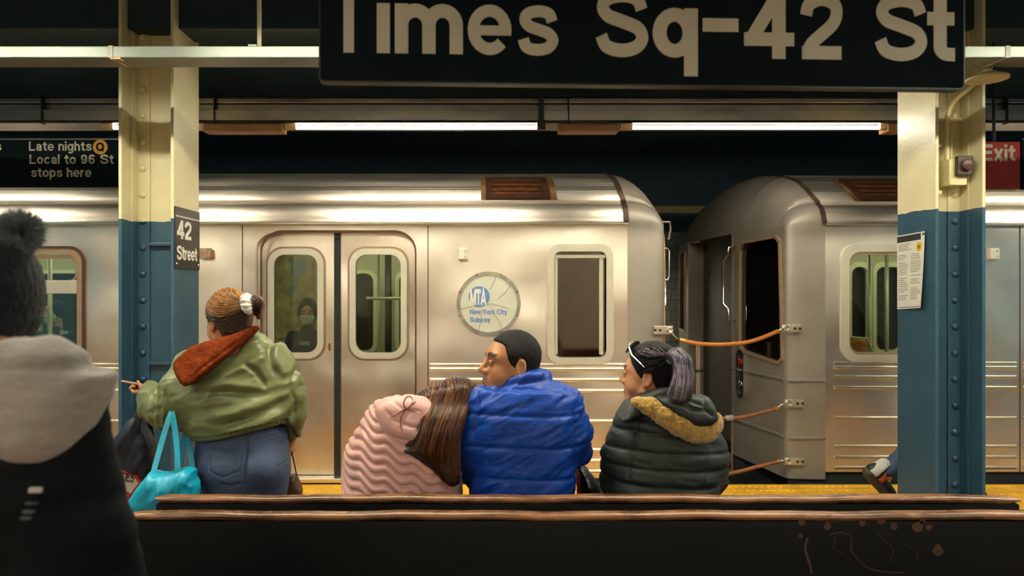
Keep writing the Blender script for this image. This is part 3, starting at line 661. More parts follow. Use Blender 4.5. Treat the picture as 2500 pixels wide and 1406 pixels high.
# ------------------------------------------------------------------ lights hung over the platform
GALV = mat('galvanised_trough', (0.36, 0.32, 0.295, 1), 0.33, 0.9, var=0.18, vscale=2.2, stretch=(1, 1, 3), rvar=0.08)
TUBE = mat('lit_fluorescent_tube', '#fffbe8', 0.4, emit=LAMP_COLOR, estr=TUBE_POWER)
TUBEH = mat('lit_hall_tube', '#fffbe8', 0.4, emit=LAMP_COLOR, estr=HALL_POWER)
TUBEW = mat('weak_tube', '#fffbe8', 0.4, emit=LAMP_COLOR, estr=WEAK_POWER)
SOCK = mat('cream_lamp_socket', '#b09268', 0.5)
BALL = mat('dirty_ballast_box', '#a5784a', 0.55, var=0.2, vscale=9, color2='#7d5a3a')
BLACKST = mat('black_hanger_steel', '#0f1416', 0.6)
YF = 5.0
fx = lambda p: sx(p, YF); fz = lambda p: sz(p, YF)
tr = tag(empty('light_trough', (fx(1200), YF + .1, 3.15)), 'long ribbed metal light trough over the platform edge with lit tubes', 'light fixture')
for a, b, nm in ((237, 250, 'upper_band'), (252, 267, 'lower_band')):
    MB().box((-8, YF + .02, fz(b)), (9.5, YF + .10, fz(a)), .006).build(nm, GALV, tr)
MB().box((-8, YF + .06, fz(270)), (9.5, YF + .12, fz(230))).build('trough_back', BLACKST, tr)
MB().add([(-8, YF + .02, fz(270)), (9.5, YF + .02, fz(270)), (9.5, YF - .02, fz(302)), (-8, YF - .02, fz(302)), (-8, YF + .03, fz(270)), (9.5, YF + .03, fz(270)), (9.5, YF - .01, fz(302)), (-8, YF - .01, fz(302))],
         [(0, 1, 2, 3), (4, 7, 6, 5), (0, 4, 5, 1), (3, 2, 6, 7), (0, 3, 7, 4), (1, 5, 6, 2)]).build('reflector', GALV, tr)
MB().box((-8, YF - .01, fz(300)), (9.5, YF + .26, fz(268)), .004).build('trough_body', GALV, tr)
for p in (525, 1388, 2455, 105): MB().box((fx(p) - .004, YF - .022, fz(303)), (fx(p) + .004, YF + .025, fz(236))).build('trough_joint', BLACKST, tr)
for p0, p1 in ((272, 478), (720, 1312), (1545, 2153), (2640, 3240), (-560, -60)):
    MB().tube([(fx(p0), YF + .03, fz(309)), (fx(p1), YF + .03, fz(309))], .0125, 12).build('fluorescent_tube', TUBE, tr, smooth=True)
    for q in (p0 - 14, p1 + 14):
        MB().box((fx(q) - .045, YF + .012, fz(314)), (fx(q) + .045, YF + .05, fz(300)), .004).build('lamp_socket', SOCK, tr)
for p0, p1 in ((494, 690), (1365, 1512), (2168, 2215)):
    MB().box((fx(p0), YF - .0, fz(321)), (fx(p1), YF + .12, fz(301)), .01).build('ballast_box', BALL, tr)
MB().box((fx(1315), YF - .045, fz(316)), (fx(1326), YF - .022, 3.15), .003).build('hanger_rod', BLACKST, tr)
MB().box((fx(1310), YF - .05, fz(319)), (fx(1331), YF - .02, fz(296)), .004).build('hanger_clip', BLACKST, tr)
for x in (-4, 6.2): MB().box((x, YF + .02, fz(240)), (x + .03, YF + .06, 3.45)).build('hanger_rod', BLACKST, tr)

def hall_light(x, y, z, L, label, TUBEH):
    t = tag(empty('tube_light', (x, y, z)), label, 'light fixture', 'tube lights along the middle of the platform')
    MB().box((x - L / 2 - .1, y - .118, z + .03), (x + L / 2 + .1, y + .118, z + .10), .01).build('housing', WHITE, t)
    for s_ in (-1, 1): MB().box((x - L / 2 - .1, y + s_ * .12 - .003, z - .032), (x + L / 2 + .1, y + s_ * .12 + .003, z + .06), .002).build('reflector_skirt', WHITE, t)
    for dy in (-.04, .04):
        MB().tube([(x - L / 2, y + dy, z), (x + L / 2, y + dy, z)], .0125, 10).build('fluorescent_tube', TUBEH, t, smooth=True)
    for sgn in (-1, 1):
        MB().box((x + sgn * (L / 2 + .03) - .03, y - .06, z - .016), (x + sgn * (L / 2 + .03) + .03, y + .06, z + .03), .004).build('lamp_socket', SOCK, t)
    for dx in (-L / 2.5, L / 2.5): MB().tube([(x + dx, y, z + .10), (x + dx, y, 3.45)], .008, 8).build('hanger_rod', BLACKST, t)
    return t
HALL = [(-3.1, 2.75, 'left of the station sign'), (-0.75, 2.75, 'over the left half of the station sign'), (1.55, 2.75, 'over the right half of the station sign'), (3.9, 2.75, 'right of the station sign')]
for x, y, w in HALL: hall_light(x, y, 3.0, 1.8, 'twin tube light above the benches, ' + w, TUBEH)
for x, w in ((-2.3, 'left one'), (3.4, 'right one')): hall_light(x, 0.1, 2.95, 1.5, 'dim twin tube light behind the viewer, ' + w, TUBEW)

for x, w in ((-4.2, 'left one of three'), (0.0, 'middle one of three'), (4.2, 'right one of three')): hall_light(x, -3.5, 2.9, 2.4, 'added twin tube light by the tiled wall behind the viewer, ' + w, TUBEH)  # added lamps, out of view, to brighten the reflections in the car steel
hall_light(1.1, 9.4, 1.9, 1.5, 'added twin tube light hidden behind the cars to brighten the far tunnel wall', TUBEW)  # added lamp, hidden by the car, so the wall shows in the gap
# raceway that crosses in front of both columns
RACE = mat('pale_raceway_enamel', '#6c736a', 0.35, 0.15, var=0.12, vscale=4)
rw = tag(empty('cable_raceway', (0, 3.58, 3.1)), 'pale boxy cable raceway crossing in front of both columns', 'raceway')
MB().box((-5.5, 3.50, 2.716), (6.2, 3.66, 2.774), .004).build('channel', RACE, rw)
for p in (270, 1340, 2460): MB().box((sx(p, 3.5) - .012, 3.496, 2.714), (sx(p, 3.5) + .012, 3.662, 2.776), .002).build('coupling', mat('raceway_joint', '#8d8c7e', .5), rw)
for p in (612, 2300):
    MB().box((sx(p, 3.5) - .025, 3.53, 2.774), (sx(p, 3.5) + .02, 3.60, 2.795), .003).build('hanger_clip', RACE, rw)
    MB().tube([(sx(p, 3.5) + .025, 3.56, 2.78), (sx(p, 3.5) + .022, 3.56, 3.45)], .011, 10).build('hanger_rod', mat('cream_rod', '#d5cfae', .5), rw, smooth=True)
MB().box((sx(278, 3.5) - .02, 3.50, 2.708), (sx(278, 3.5) + .03, 3.54, 2.718)).build('screw_plate', SOCK, rw)

# ------------------------------------------------------------------ hanging signs
SIGNBLK = mat('black_sign_enamel', '#0b181d', 0.75, var=0.06, vscale=3, spec=0.12)
SIGNWHT = mat('sign_white', '#cfcaba', 0.45)
SIGNEDGE = mat('sign_edge_steel', '#3c4444', 0.4, 0.5)
t = tag(empty('station_sign', (0, 2.2, 2.6)), 'big black hanging sign reading Times Sq-42 St in white letters', 'sign')
yaw = math.atan2(2.235 - 2.147, 2.06); SM = Matrix.Translation((sx(780, 2.147), 2.147, 0)) @ Matrix.Rotation(yaw, 4, 'Z')
LW = (lambda a, x0: (a * 2.147 - x0) / (math.cos(yaw) - a * math.sin(yaw)))((2354 - PCX) / FPX, sx(780, 2.147))
zbot = CAMZ + 503 / FPX * 2.147; ztop = zbot + .46
MB().plate([rrect(0, LW, zbot, ztop, .012)], 0, .035, SM).build('sign_panel', SIGNBLK, t)
MB().plate([rrect(-.002, LW + .002, zbot - .003, ztop + .003, .013), rrect(.003, LW - .003, zbot + .002, ztop - .003, .012)], -.0015, .037, SM).build('edge_trim', SIGNEDGE, t)
zb_ = CAMZ + 572 / FPX * 2.147; k = 2.147 / FPX
capS = .213
lt = MB()
def ux(px, py=100):
    """distance along the tilted sign face whose point shows at column px"""
    a = (px - PCX) / FPX; x0 = sx(780, 2.147); return (a * 2.147 - x0) / (math.cos(yaw) - a * math.sin(yaw))
starts = [ux(p) for p in (800, 920, 964, 1140, 1262, 1453, 1593, 1715, 1816, 1943, 2134, 2263)]
W_ = [0.80, 0.20, 1.02, 0.68, 0.64, 0.88, 0.66, 0.55, 0.75, 0.72, 0.88, 0.43]
ends = [ux(p) for p in (903, 952, 1130, 1252, 1365, 1582, 1703, 1802, 1938, 2053, 2262, 2330)]
for ch, a, b, wd_ in zip('TimesSq-42St', starts, ends, W_):
    g = glyphs(.2)[ch]; xs_ = [p[0] for s in g[1] for p in (s[1] if isinstance(s, tuple) else s)]
    x0 = min(xs_) - (.1 if ch not in 'T-4t' else 0); x1 = max(xs_) + (.1 if ch not in 'T-4t2' else 0)
    sq = (b - a) / ((x1 - x0) * capS)
    lettering(lt, ch, a - x0 * capS * sq, zb_, capS, -.003, .0, w=.2, squeeze=sq, M=SM)
    if ch in 's2t': lt.build('lettering', SIGNWHT, t); lt = MB()
MB().box((.0, -.002, ztop - .055), (LW, .0, ztop - .03), M=SM).build('white_stripe', SIGNWHT, t)
for x in (.25, LW - .25): MB().tube([SM @ Vector((x, .018, ztop)), SM @ Vector((x, .018, 3.45))], .012, 8).build('hanger_rod', BLACKST, t, smooth=True)

Y5 = 4.93
gx = lambda p: sx(p, Y5); gz = lambda p: sz(p, Y5)
t = tag(empty('platform_sign', (gx(0), Y5, 2.63)), 'black hanging sign with white late nights service text and yellow bullet', 'sign')
MB().box((gx(-420), Y5, gz(457)), (gx(330), Y5 + .03, gz(335)), .004).build('sign_panel', SIGNBLK, t)
MB().box((gx(-420), Y5 - .0015, gz(341)), (gx(330), Y5, gz(338.5))).build('white_stripe', mat('dim_stripe', '#8a8f88', .5), t)
lt = MB()
lettering(lt, 'Late nights', gx(71), gz(368), .0665, Y5 - .002, Y5, w=.165, gap=.11, space=.28, squeeze=1.0); lt.build('lettering', SIGNWHT, t); lt = MB()
lettering(lt, 'Local to 96 St', gx(72.5), gz(400), .0665, Y5 - .002, Y5, w=.165, gap=.10, space=.32, squeeze=1.035); lt.build('lettering', SIGNWHT, t); lt = MB()
lettering(lt, 'stops here', gx(76), gz(432), .0665, Y5 - .002, Y5, w=.165, gap=.10, space=.28, squeeze=1.015); lt.build('lettering', SIGNWHT, t); lt = MB()
lettering(lt, 's', gx(-9), gz(368), .0665, Y5 - .002, Y5, w=.165, squeeze=.9)
lt.build('lettering', SIGNWHT, t)
bu = MB().plate([circ(gx(245), gz(359), .052, 36)], Y5 - .003, Y5).build('route_bullet', mat('bullet_yellow', '#d9a01c', .45), t)
lt = MB(); lettering(lt, 'Q', gx(235), gz(369), .060, Y5 - .0045, Y5 - .003, w=.2, squeeze=1.05); lt.build('bullet_letter', SIGNBLK, bu)
for p in (-300, 290): MB().tube([(gx(p), Y5 + .015, gz(335)), (gx(p), Y5 + .015, 3.45)], .01, 8).build('hanger_rod', BLACKST, t)
t = tag(empty('exit_sign', (gx(2440), Y5, 2.63)), 'red hanging Exit sign beyond the right column', 'sign')
MB().box((gx(2345), Y5, gz(462)), (gx(2491), Y5 + .03, gz(346)), .004).build('sign_panel', mat('exit_red', '#a02a1a', .45, var=.12, vscale=5), t)
lt = MB(); lettering(lt, 'Exit', gx(2397), gz(393), .118, Y5 - .002, Y5, w=.19, gap=.08, squeeze=.95); lt.build('lettering', SIGNWHT, t)
MB().box((gx(2380), Y5 - .004, gz(467)), (gx(2479), Y5 + .03, gz(463))).build('lower_strip', SIGNWHT, t)
MB().tube([(gx(2430), Y5 + .015, gz(346)), (gx(2430), Y5 + .015, 3.45)], .01, 8).build('hanger_rod', BLACKST, t)
t = tag(empty('platform_sign', (gx(2560), Y5, 2.63)), 'black hanging sign cut by the right picture edge beside the red Exit sign', 'sign')
MB().box((gx(2495), Y5, gz(462)), (gx(2760), Y5 + .03, gz(338)), .004).build('sign_panel', SIGNBLK, t)
MB().box((gx(2495), Y5 - .0015, gz(341)), (gx(2760), Y5, gz(338.5))).build('white_stripe', MATS['dim_stripe'], t)
MB().tube([(gx(2600), Y5 + .015, gz(346)), (gx(2600), Y5 + .015, 3.45)], .01, 8).build('hanger_rod', BLACKST, t)

# small plate on the left column, wrapped on the flange face that looks right (+x)
XF = -1.836
def onflange(xf, sgn):
    """local x runs along the flange away from the camera, local -y points out of the flange"""
    return Matrix(((0, -sgn, 0, xf), (1, 0, 0, 0), (0, 0, 1, 0), (0, 0, 0, 1)))
FM = onflange(XF, 1)
t = tag(empty('street_plate', (XF, 4.4, 1.8)), 'small black 42 Street plate on the left column', 'sign')
ztp = CAMZ + (PCY - 503) / FPX * 4.21; zbt = CAMZ + (PCY - 655) / FPX * 4.21
MB().plate([rrect(4.205, 4.572, zbt, ztp, .004)], -.008, 0, FM).build('sign_panel', mat('plate_charcoal', '#1f1a1a', .35), t)
MB().plate([rrect(4.207, 4.570, ztp - .062, ztp - .052, .001)], -.0095, -.007, FM).build('white_stripe', mat('thin_white_line', '#b8b3a8', .5), t)
lt = MB(); lettering(lt, '42', 4.225, ztp - .195, .115, -.0105, -.008, w=.2, gap=.06, squeeze=1.2, M=FM); lettering(lt, 'Street', 4.222, ztp - .325, .088, -.0105, -.008, w=.19, gap=.06, squeeze=.92, M=FM)
lt.build('lettering', mat('plate_white', '#ded8cc', .45), t)
for (y_, z_) in ((4.225, zbt + .03), (4.555, zbt + .03)): MB().lathe([(.006, -.011), (.008, -.007)], 10, FM @ Matrix.Translation((y_, 0, z_)), 'y').build('screw', CHROME, t)
# paper notice on the right column, on the flange face that looks left (-x)
t = tag(empty('paper_notice', (2.786, 4.45, 1.6)), 'curling white paper notice with yellow dot taped to the right column', 'poster')
PAPER = mat('white_paper', '#d3d1c4', .7, var=.04); INK = mat('printed_grey', '#8a8a84', .7); INKB = mat('printed_black', '#26272a', .6)
yA, yB = 4.285, 4.575; zt, zb2 = CAMZ + 124 / FPX * 4.57, CAMZ - 55 / FPX * 4.57
def pap(u, v, off=0.0):
    """point on the curled sheet: u 0 far edge .. 1 near edge, v 0 top .. 1 bottom"""
    curl = .05 * max(0, u - .55) ** 1.5 * (.35 + v) + .012 * v * v * u + .004
    return (2.786 - curl - off, yB + (yA - yB) * u, zt + (zb2 - zt) * v + .010 * u * (1 - v) + .018 * u * v)
def sheet(u0, u1, v0, v1, off, n=8):
    m = MB(); nv = max(2, int(n * 2 * (v1 - v0)) + 2)
    vs = [pap(u0 + (u1 - u0) * i / n, v0 + (v1 - v0) * j / nv, o) for o in (off, off - .0008) for j in range(nv + 1) for i in range(n + 1)]
    w = n + 1; N = w * (nv + 1); fs = []
    for j in range(nv):
        for i in range(n): a = j * w + i; fs += [(a, a + 1, a + w + 1, a + w), (N + a, N + a + w, N + a + w + 1, N + a + 1)]
    m.add(vs, fs); return m
sheet(0, 1, 0, 1, .0008, 16).build('sheet', PAPER, t)
sheet(0, .86, .015, .10, .0012).build('title_bar', INKB, t)
sheet(.92, .99, .02, .05, .0012).build('corner_mark', INKB, t)
sheet(.03, .95, .975, .983, .0012).build('bottom_rule', INKB, t)
dt = MB(); cu, cv = .80, .19
vs = [pap(cu, cv, .0014)] + [pap(cu + .115 * math.cos(a), cv + .062 * math.sin(a), .0014) for a in np.linspace(0, 2 * PI, 25)[:-1]]
dt.add(vs, [(0, 1 + k, 1 + (k + 1) % 24) for k in range(24)]); bd = dt.build('yellow_bullet', mat('notice_yellow', '#e0b41e', .6), t)
lt = MB(); wpts = ((-.05, -.028), (-.028, .028), (0, -.02), (.028, .028), (.05, -.028))
L, R_ = stroke_poly([(p[0], -p[1]) for p in wpts], .016)
lt.add([pap(cu - (-p[0]) , cv - p[1] * .9, .0019) for p in L] + [pap(cu + p[0], cv - p[1] * .9, .0019) for p in R_], [(i, i + 1, 5 + i + 1, 5 + i) for i in range(4)]); lt.build('bullet_letter', INKB, bd)
rl = random.Random(3)
tx = MB(); bl = MB()
for col_, (ua, ub) in enumerate(((.05, .42), (.50, .92))):
    for k in range(24):
        v = .27 + k * .026
        if rl.random() < .15: continue
        m = sheet(ua, ua + (ub - ua) * rl.uniform(.6, 1), v, v + .010, .0012, 3); (bl if k % 7 == 3 else tx).add(m.v, m.f)
for k in range(4): m = sheet(.05, .05 + .5 * rl.uniform(.7, 1), .125 + k * .026, .137 + k * .026, .0012, 3); tx.add(m.v, m.f)
tx.build('printed_lines', INK, t); bl.build('highlighted_lines', mat('printed_ochre', '#c2a35c', .7), t)

# conduit, box and outlet on the right column
CREAM = mat('cream_conduit_paint', '#d9cd9c', .4, var=.08, vscale=10)
t = tag(empty('wall_conduit', (2.83, 4.3, 2.1)), 'cream conduits with a round brown outlet box on the right column', 'conduit')
cz_ = lambda p: sz(p, 4.33); cx_ = lambda p: sx(p, 4.33)
MB().tube([(cx_(2291), 4.345, cz_(215)), (cx_(2291), 4.345, cz_(506))], .013, 10).build('pipe', CREAM, t, smooth=True)
MB().tube(catmull([(cx_(2312), 4.33, cz_(412)), (cx_(2312), 4.33, cz_(330)), (cx_(2312), 4.33, cz_(290)), (cx_(2322), 4.30, cz_(250)), (cx_(2345), 4.22, cz_(220)), (cx_(2375), 4.0, cz_(165)), (cx_(2390), 3.75, 2.71)], 8), .014, 10).build('pipe', CREAM, t, smooth=True)
MB().tube([(cx_(2322), 4.33, cz_(300)), (cx_(2322), 4.33, cz_(395))], .008, 8).build('pipe', CREAM, t, smooth=True)
MB().box((cx_(2302), 4.27, cz_(455)), (cx_(2345), 4.37, cz_(392)), .006).build('junction_box', CREAM, t)
ob = MB().box((cx_(2313), 4.235, cz_(434)), (cx_(2350), 4.27, cz_(386)), .01).build('outlet_box', mat('brown_bakelite', '#3a2a22', .45, var=.3, vscale=30), t)
MB().lathe([(.036, 0), (.036, -.02), (.028, -.026), (.002, -.026)], 20, Matrix.Translation((cx_(2334), 4.235, cz_(409))), 'y').build('outlet_cover', mat('brown_cover', '#51372c', .4), ob, smooth=True, angle=40)
MB().lathe([(.004, -.032), (.006, -.025)], 8, Matrix.Translation((cx_(2334), 4.235, cz_(409))), 'y').build('screw', CHROME, ob)
for p in (350, 465): MB().box((cx_(2284), 4.325, cz_(p + 10)), (cx_(2299), 4.39, cz_(p)), .003).build('pipe_strap', CREAM, t)
t = tag(empty('shelf_lamp', (sx(2415, 3.6), 3.7, 2.7)), 'small round lamp bracket under the raceway at the right column', 'bracket lamp')
MB().lathe([(.012, .05), (.03, .035), (.10, .0), (.10, -.012), (.02, -.014)], 24, Matrix.Translation((sx(2410, 3.75), 3.75, sz(190, 3.75)))).build('dish', CREAM, t, smooth=True, angle=40)
MB().tube([(sx(2400, 3.75), 3.75, sz(180, 3.75)), (sx(2400, 3.75), 3.70, 2.72)], .014, 10).build('stem', CREAM, t, smooth=True)

# ------------------------------------------------------------------ benches, back to back
WOOD = mat('dark_bench_wood', '#0a0c0d', 0.6, var=0.25, spec=0.2, vscale=4, stretch=(0.4, 2, 6), bump=0.08, bscale=30, bstretch=(1, 8, 30))
WORN = mat('worn_bench_edge', '#5a3620', 0.28, var=0.35, vscale=7, stretch=(0.7, 3, 3), color2='#8a5c3a', rvar=.08)
SCUFF = mat('scuffed_bare_wood', '#472c20', 0.55, var=0.2, vscale=20)
def bench(yb, sgn, xl, xr, label):
    """yb: back plane; sgn +1 when its seat lies on the far side of the back"""
    t = tag(empty('platform_bench', ((xl + xr) / 2, yb, 0)), label, 'bench', 'wooden benches standing back to back')
    a, b = sorted((yb, yb + sgn * .04))
    MB().box((xl, a, .40), (xr, b, .772), .012).build('backrest', WOOD, t, smooth=True, angle=40)
    tp = MB(); pr = [(yb + sgn * .02 + .026 * math.cos(u), .784 + .015 * math.sin(u)) for u in np.linspace(0, 2 * PI, 15)]
    xs_ = np.linspace(xl - .004, xr + .004, 60); vs = []; m = len(pr)
    for x in xs_:
        wv = .0022 * math.sin(x * 7 + yb * 9) + .0012 * math.sin(x * 19)
        e = min(1, .35 + min(x - xs_[0], xs_[-1] - x) * 22)
        vs += [(x, yb + sgn * .02 + (y - yb - sgn * .02) * (.6 + .4 * e), .784 + (z - .784) * e + wv) for y, z in pr]
    fs = [(i * m + k, (i + 1) * m + k, (i + 1) * m + k + 1, i * m + k + 1) for i in range(59) for k in range(m - 1)]; tp.add(vs, fs); tp.add([vs[k] for k in range(m)], [tuple(range(m))]); tp.add([vs[-m + k] for k in range(m)], [tuple(range(m))])
    tp.build('top_rail', WORN, t, smooth=True, angle=70)
    for k in range(4):
        y0 = yb + sgn * (.055 + k * .105); y1 = y0 + sgn * .092; lo, hi = sorted((y0, y1))
        MB().box((xl, lo, .415), (xr, hi, .45), .008).build('seat_plank', WOOD, t)
    n = 4
    for k in range(n):
        x = xl + .08 + (xr - xl - .16) * k / (n - 1); lo, hi = sorted((yb + sgn * .0, yb + sgn * .46))
        MB().box((x - .03, lo, 0), (x + .03, hi, .413), .006).build('leg', WOOD, t)
    return t
far_bench = bench(2.505, 1, -1.163, 1.97, 'dark wooden bench the seated riders lean on, behind the nearest bench')
near_bench = bench(2.36, -1, -1.174, 1.985, 'dark wooden bench back with a worn orange edge, nearest the camera')
sc = MB(); yq = 2.3185
for px, py, rr in ((1958, 1274, 9), (2020, 1284, 9), (2105, 1278, 8), (2150, 1268, 12), (2182, 1285, 9), (2242, 1286, 14), (2252, 1272, 7), (2268, 1288, 8), (2290, 1343, 13), (2085, 1270, 5), (1955, 1308, 6)):
    r0 = rr * yq / FPX; c = at(px, py, yq)
    pts = [(c[0] + r0 * (1 + .18 * math.sin(3 * a + px)) * math.cos(a), c[2] + r0 * (1 + .15 * math.cos(2 * a + px)) * math.sin(a)) for a in np.linspace(0, 2 * PI, 19)[:-1]]
    sc.plate([pts], 2.3185, 2.3205)
for pts, w in ((((1972, 1312), (1966, 1340), (1976, 1375), (1982, 1400)), .008), (((2025, 1305), (2055, 1300), (2078, 1312), (2080, 1345), (2110, 1380), (2150, 1395), (2210, 1398)), .003), (((2140, 1300), (2160, 1320), (2180, 1340), (2175, 1370)), .002), (((2040, 1306), (2036, 1340), (2060, 1350)), .0018), (((2210, 1330), (2235, 1345), (2238, 1368)), .0018)):
    c = [at(a, b, yq) for a, b in pts]; L, R_ = stroke_poly([(p[0], p[2]) for p in catmull([(q[0], 0, q[2]) for q in c], 6)], w)
    sc.plate([[tuple(p) for p in L] + [tuple(p) for p in R_[::-1]]], 2.3185, 2.3205)
sc.build('scuff_mark', SCUFF, near_bench)
# ------------------------------------------------------------------ smooth organic shapes: distance fields turned into meshes
V3 = lambda *a: np.array(a, np.float32)
def smin(a, b, k):
    h = np.maximum(k - np.abs(a - b), 0) / k; return np.minimum(a, b) - h * h * k * 0.25
def smax(a, b, k): return -smin(-a, -b, k)
def cone(P, a, b, ra, rb):
    a = np.asarray(a, np.float32); b = np.asarray(b, np.float32); d = b - a; L = max(float(d @ d), 1e-9)
    t = np.clip(((P - a) @ d) / L, 0, 1); return np.linalg.norm(P - a - t[:, None] * d, axis=1) - (ra + t * (rb - ra))
def chain(P, pts, rs, k=0.02):
    d = None
    for i in range(len(pts) - 1):
        e = cone(P, pts[i], pts[i + 1], rs[i], rs[i + 1]); d = e if d is None else smin(d, e, k)
    return d
def ell(P, c, r, R=None):
    q = P - np.asarray(c, np.float32)
    if R is not None: q = q @ np.asarray(R, np.float32)
    r = np.asarray(r, np.float32); k0 = np.linalg.norm(q / r, axis=1); k1 = np.linalg.norm(q / (r * r), axis=1) + 1e-9
    return k0 * (k0 - 1) / k1
def loft(P, rows, n=2.4, rnd=0.0):
    """rows of (z, x, y, a, b): stacked super-ellipses"""
    rows = sorted(rows); z = np.array([r[0] for r in rows]); zz = P[:, 2]
    f = lambda i: np.interp(zz, z, [r[i] for r in rows])
    a, b = f(3), f(4); q = (np.abs((P[:, 0] - f(1)) / a) ** n + np.abs((P[:, 1] - f(2)) / b) ** n) ** (1 / n)
    d = (q - 1) * np.minimum(a, b)
    return smax(d, np.maximum(zz - z[-1], z[0] - zz), 0.03)
def pxrows(Y, rows):
    """rows of (py, px left, px right, half depth[, y shift]) seen at depth Y -> loft rows"""
    out = []
    for r in rows:
        l, rr = at(r[1], r[0], Y), at(r[2], r[0], Y); out.append((l[2], (l[0] + rr[0]) / 2, Y + (r[4] if len(r) > 4 else 0), (rr[0] - l[0]) / 2, r[3]))
    return out
def vnoise(P, seed=0):
    """smooth value noise in -1..1"""
    i = np.floor(P).astype(np.int64); f = P - i; f = f * f * (3 - 2 * f); out = np.zeros(len(P))
    for dx in (0, 1):
        for dy in (0, 1):
            for dz in (0, 1):
                h = ((i[:, 0] + dx) * 73856093) ^ ((i[:, 1] + dy) * 19349663) ^ ((i[:, 2] + dz) * 83492791) ^ (seed * 2654435761)
                h = (h ^ (h >> 13)) * 1274126177; h = (h ^ (h >> 16)) & 0xffff
                out += (h / 32767.5 - 1) * (f[:, 0] if dx else 1 - f[:, 0]) * (f[:, 1] if dy else 1 - f[:, 1]) * (f[:, 2] if dz else 1 - f[:, 2])
    return out
def fbm(P, seed=0): return vnoise(P, seed) * .6 + vnoise(P * 2.03, seed + 1) * .3 + vnoise(P * 4.1, seed + 2) * .15

def surface(fn, lo, hi, h, slack=1.8):
    lo = np.asarray(lo, float); hi = np.asarray(hi, float); B = 10
    nb = np.ceil((hi - lo) / (h * B)).astype(int); n = nb * B + 1
    V = np.full(n, 1.0, np.float32); ax = [lo[i] + h * np.arange(n[i]) for i in range(3)]
    cen = [lo[i] + h * B * (np.arange(nb[i]) + .5) for i in range(3)]
    C = np.stack(np.meshgrid(*cen, indexing='ij'), -1).reshape(-1, 3).astype(np.float32); D = fn(C)
    R = h * B * 0.87 * slack; act = (np.abs(D) < R).reshape(nb)
    for (i, j, k) in np.argwhere((D < 0).reshape(nb)): V[i * B:(i + 1) * B + 1, j * B:(j + 1) * B + 1, k * B:(k + 1) * B + 1] = -1
    idx = np.argwhere(act); g = np.stack(np.meshgrid(*[np.arange(B + 1)] * 3, indexing='ij'), -1).reshape(-1, 3)
    for s in range(0, len(idx), 150):
        ch = idx[s:s + 150]; I = (ch[:, None, :] * B + g[None]).reshape(-1, 3)
        W = fn((lo + h * I).astype(np.float32)); V[I[:, 0], I[:, 1], I[:, 2]] = W
    ins = V < 0
    c8 = sum(ins[a:n[0] - 1 + a, b:n[1] - 1 + b, c:n[2] - 1 + c].astype(np.int8) for a in (0, 1) for b in (0, 1) for c in (0, 1))
    cells = np.argwhere((c8 > 0) & (c8 < 8)); idm = np.full(n - 1, -1, np.int64); idm[tuple(cells.T)] = np.arange(len(cells))
    acc = np.zeros((len(cells), 3)); cnt = np.zeros(len(cells))
    for ax_ in range(3):
        o = [a for a in range(3) if a != ax_]
        for p in (0, 1):
            for q in (0, 1):
                A = cells.copy(); A[:, o[0]] += p; A[:, o[1]] += q; Bq = A.copy(); Bq[:, ax_] += 1
                va, vb = V[tuple(A.T)], V[tuple(Bq.T)]; m = (va < 0) != (vb < 0)
                t = np.where(m, va / np.where(m, va - vb, 1), 0); pos = A.astype(float); pos[:, ax_] += t
                acc[m] += pos[m]; cnt[m] += 1
    verts = lo + h * acc / np.maximum(cnt, 1)[:, None]
    quads = []
    for ax_ in range(3):
        u, w = (ax_ + 1) % 3, (ax_ + 2) % 3
        sl0 = [slice(None)] * 3; sl1 = [slice(None)] * 3; sl0[ax_] = slice(0, -1); sl1[ax_] = slice(1, None)
        a, b = ins[tuple(sl0)], ins[tuple(sl1)]; E = np.argwhere(a != b); E = E[(E[:, u] > 0) & (E[:, w] > 0) & (E[:, u] < n[u] - 1) & (E[:, w] < n[w] - 1)]
        flip = a[tuple(E.T)]
        def cid(du, dw): c = E.copy(); c[:, u] -= du; c[:, w] -= dw; return idm[tuple(c.T)]
        q = np.stack([cid(1, 1), cid(0, 1), cid(0, 0), cid(1, 0)], 1); q[~flip] = q[~flip][:, ::-1]; quads.append(q)
    q = np.concatenate(quads); q = q[(q >= 0).all(1)]
    return verts, q
def normals(v, q):
    a, b, c, d = (v[q[:, i]] for i in range(4)); fn = np.cross(c - a, d - b); N = np.zeros_like(v)
    for i in range(4): np.add.at(N, q[:, i], fn)
    return N / np.maximum(np.linalg.norm(N, axis=1), 1e-12)[:, None]
def relax(v, q, it=2):
    for _ in range(it):
        s = np.zeros_like(v); c = np.zeros(len(v))
        for i in range(4):
            j = (i + 1) % 4
            np.add.at(s, q[:, i], v[q[:, j]]); np.add.at(c, q[:, i], 1); np.add.at(s, q[:, j], v[q[:, i]]); np.add.at(c, q[:, j], 1)
        v = v * .5 + .5 * s / np.maximum(c, 1)[:, None]
    return v
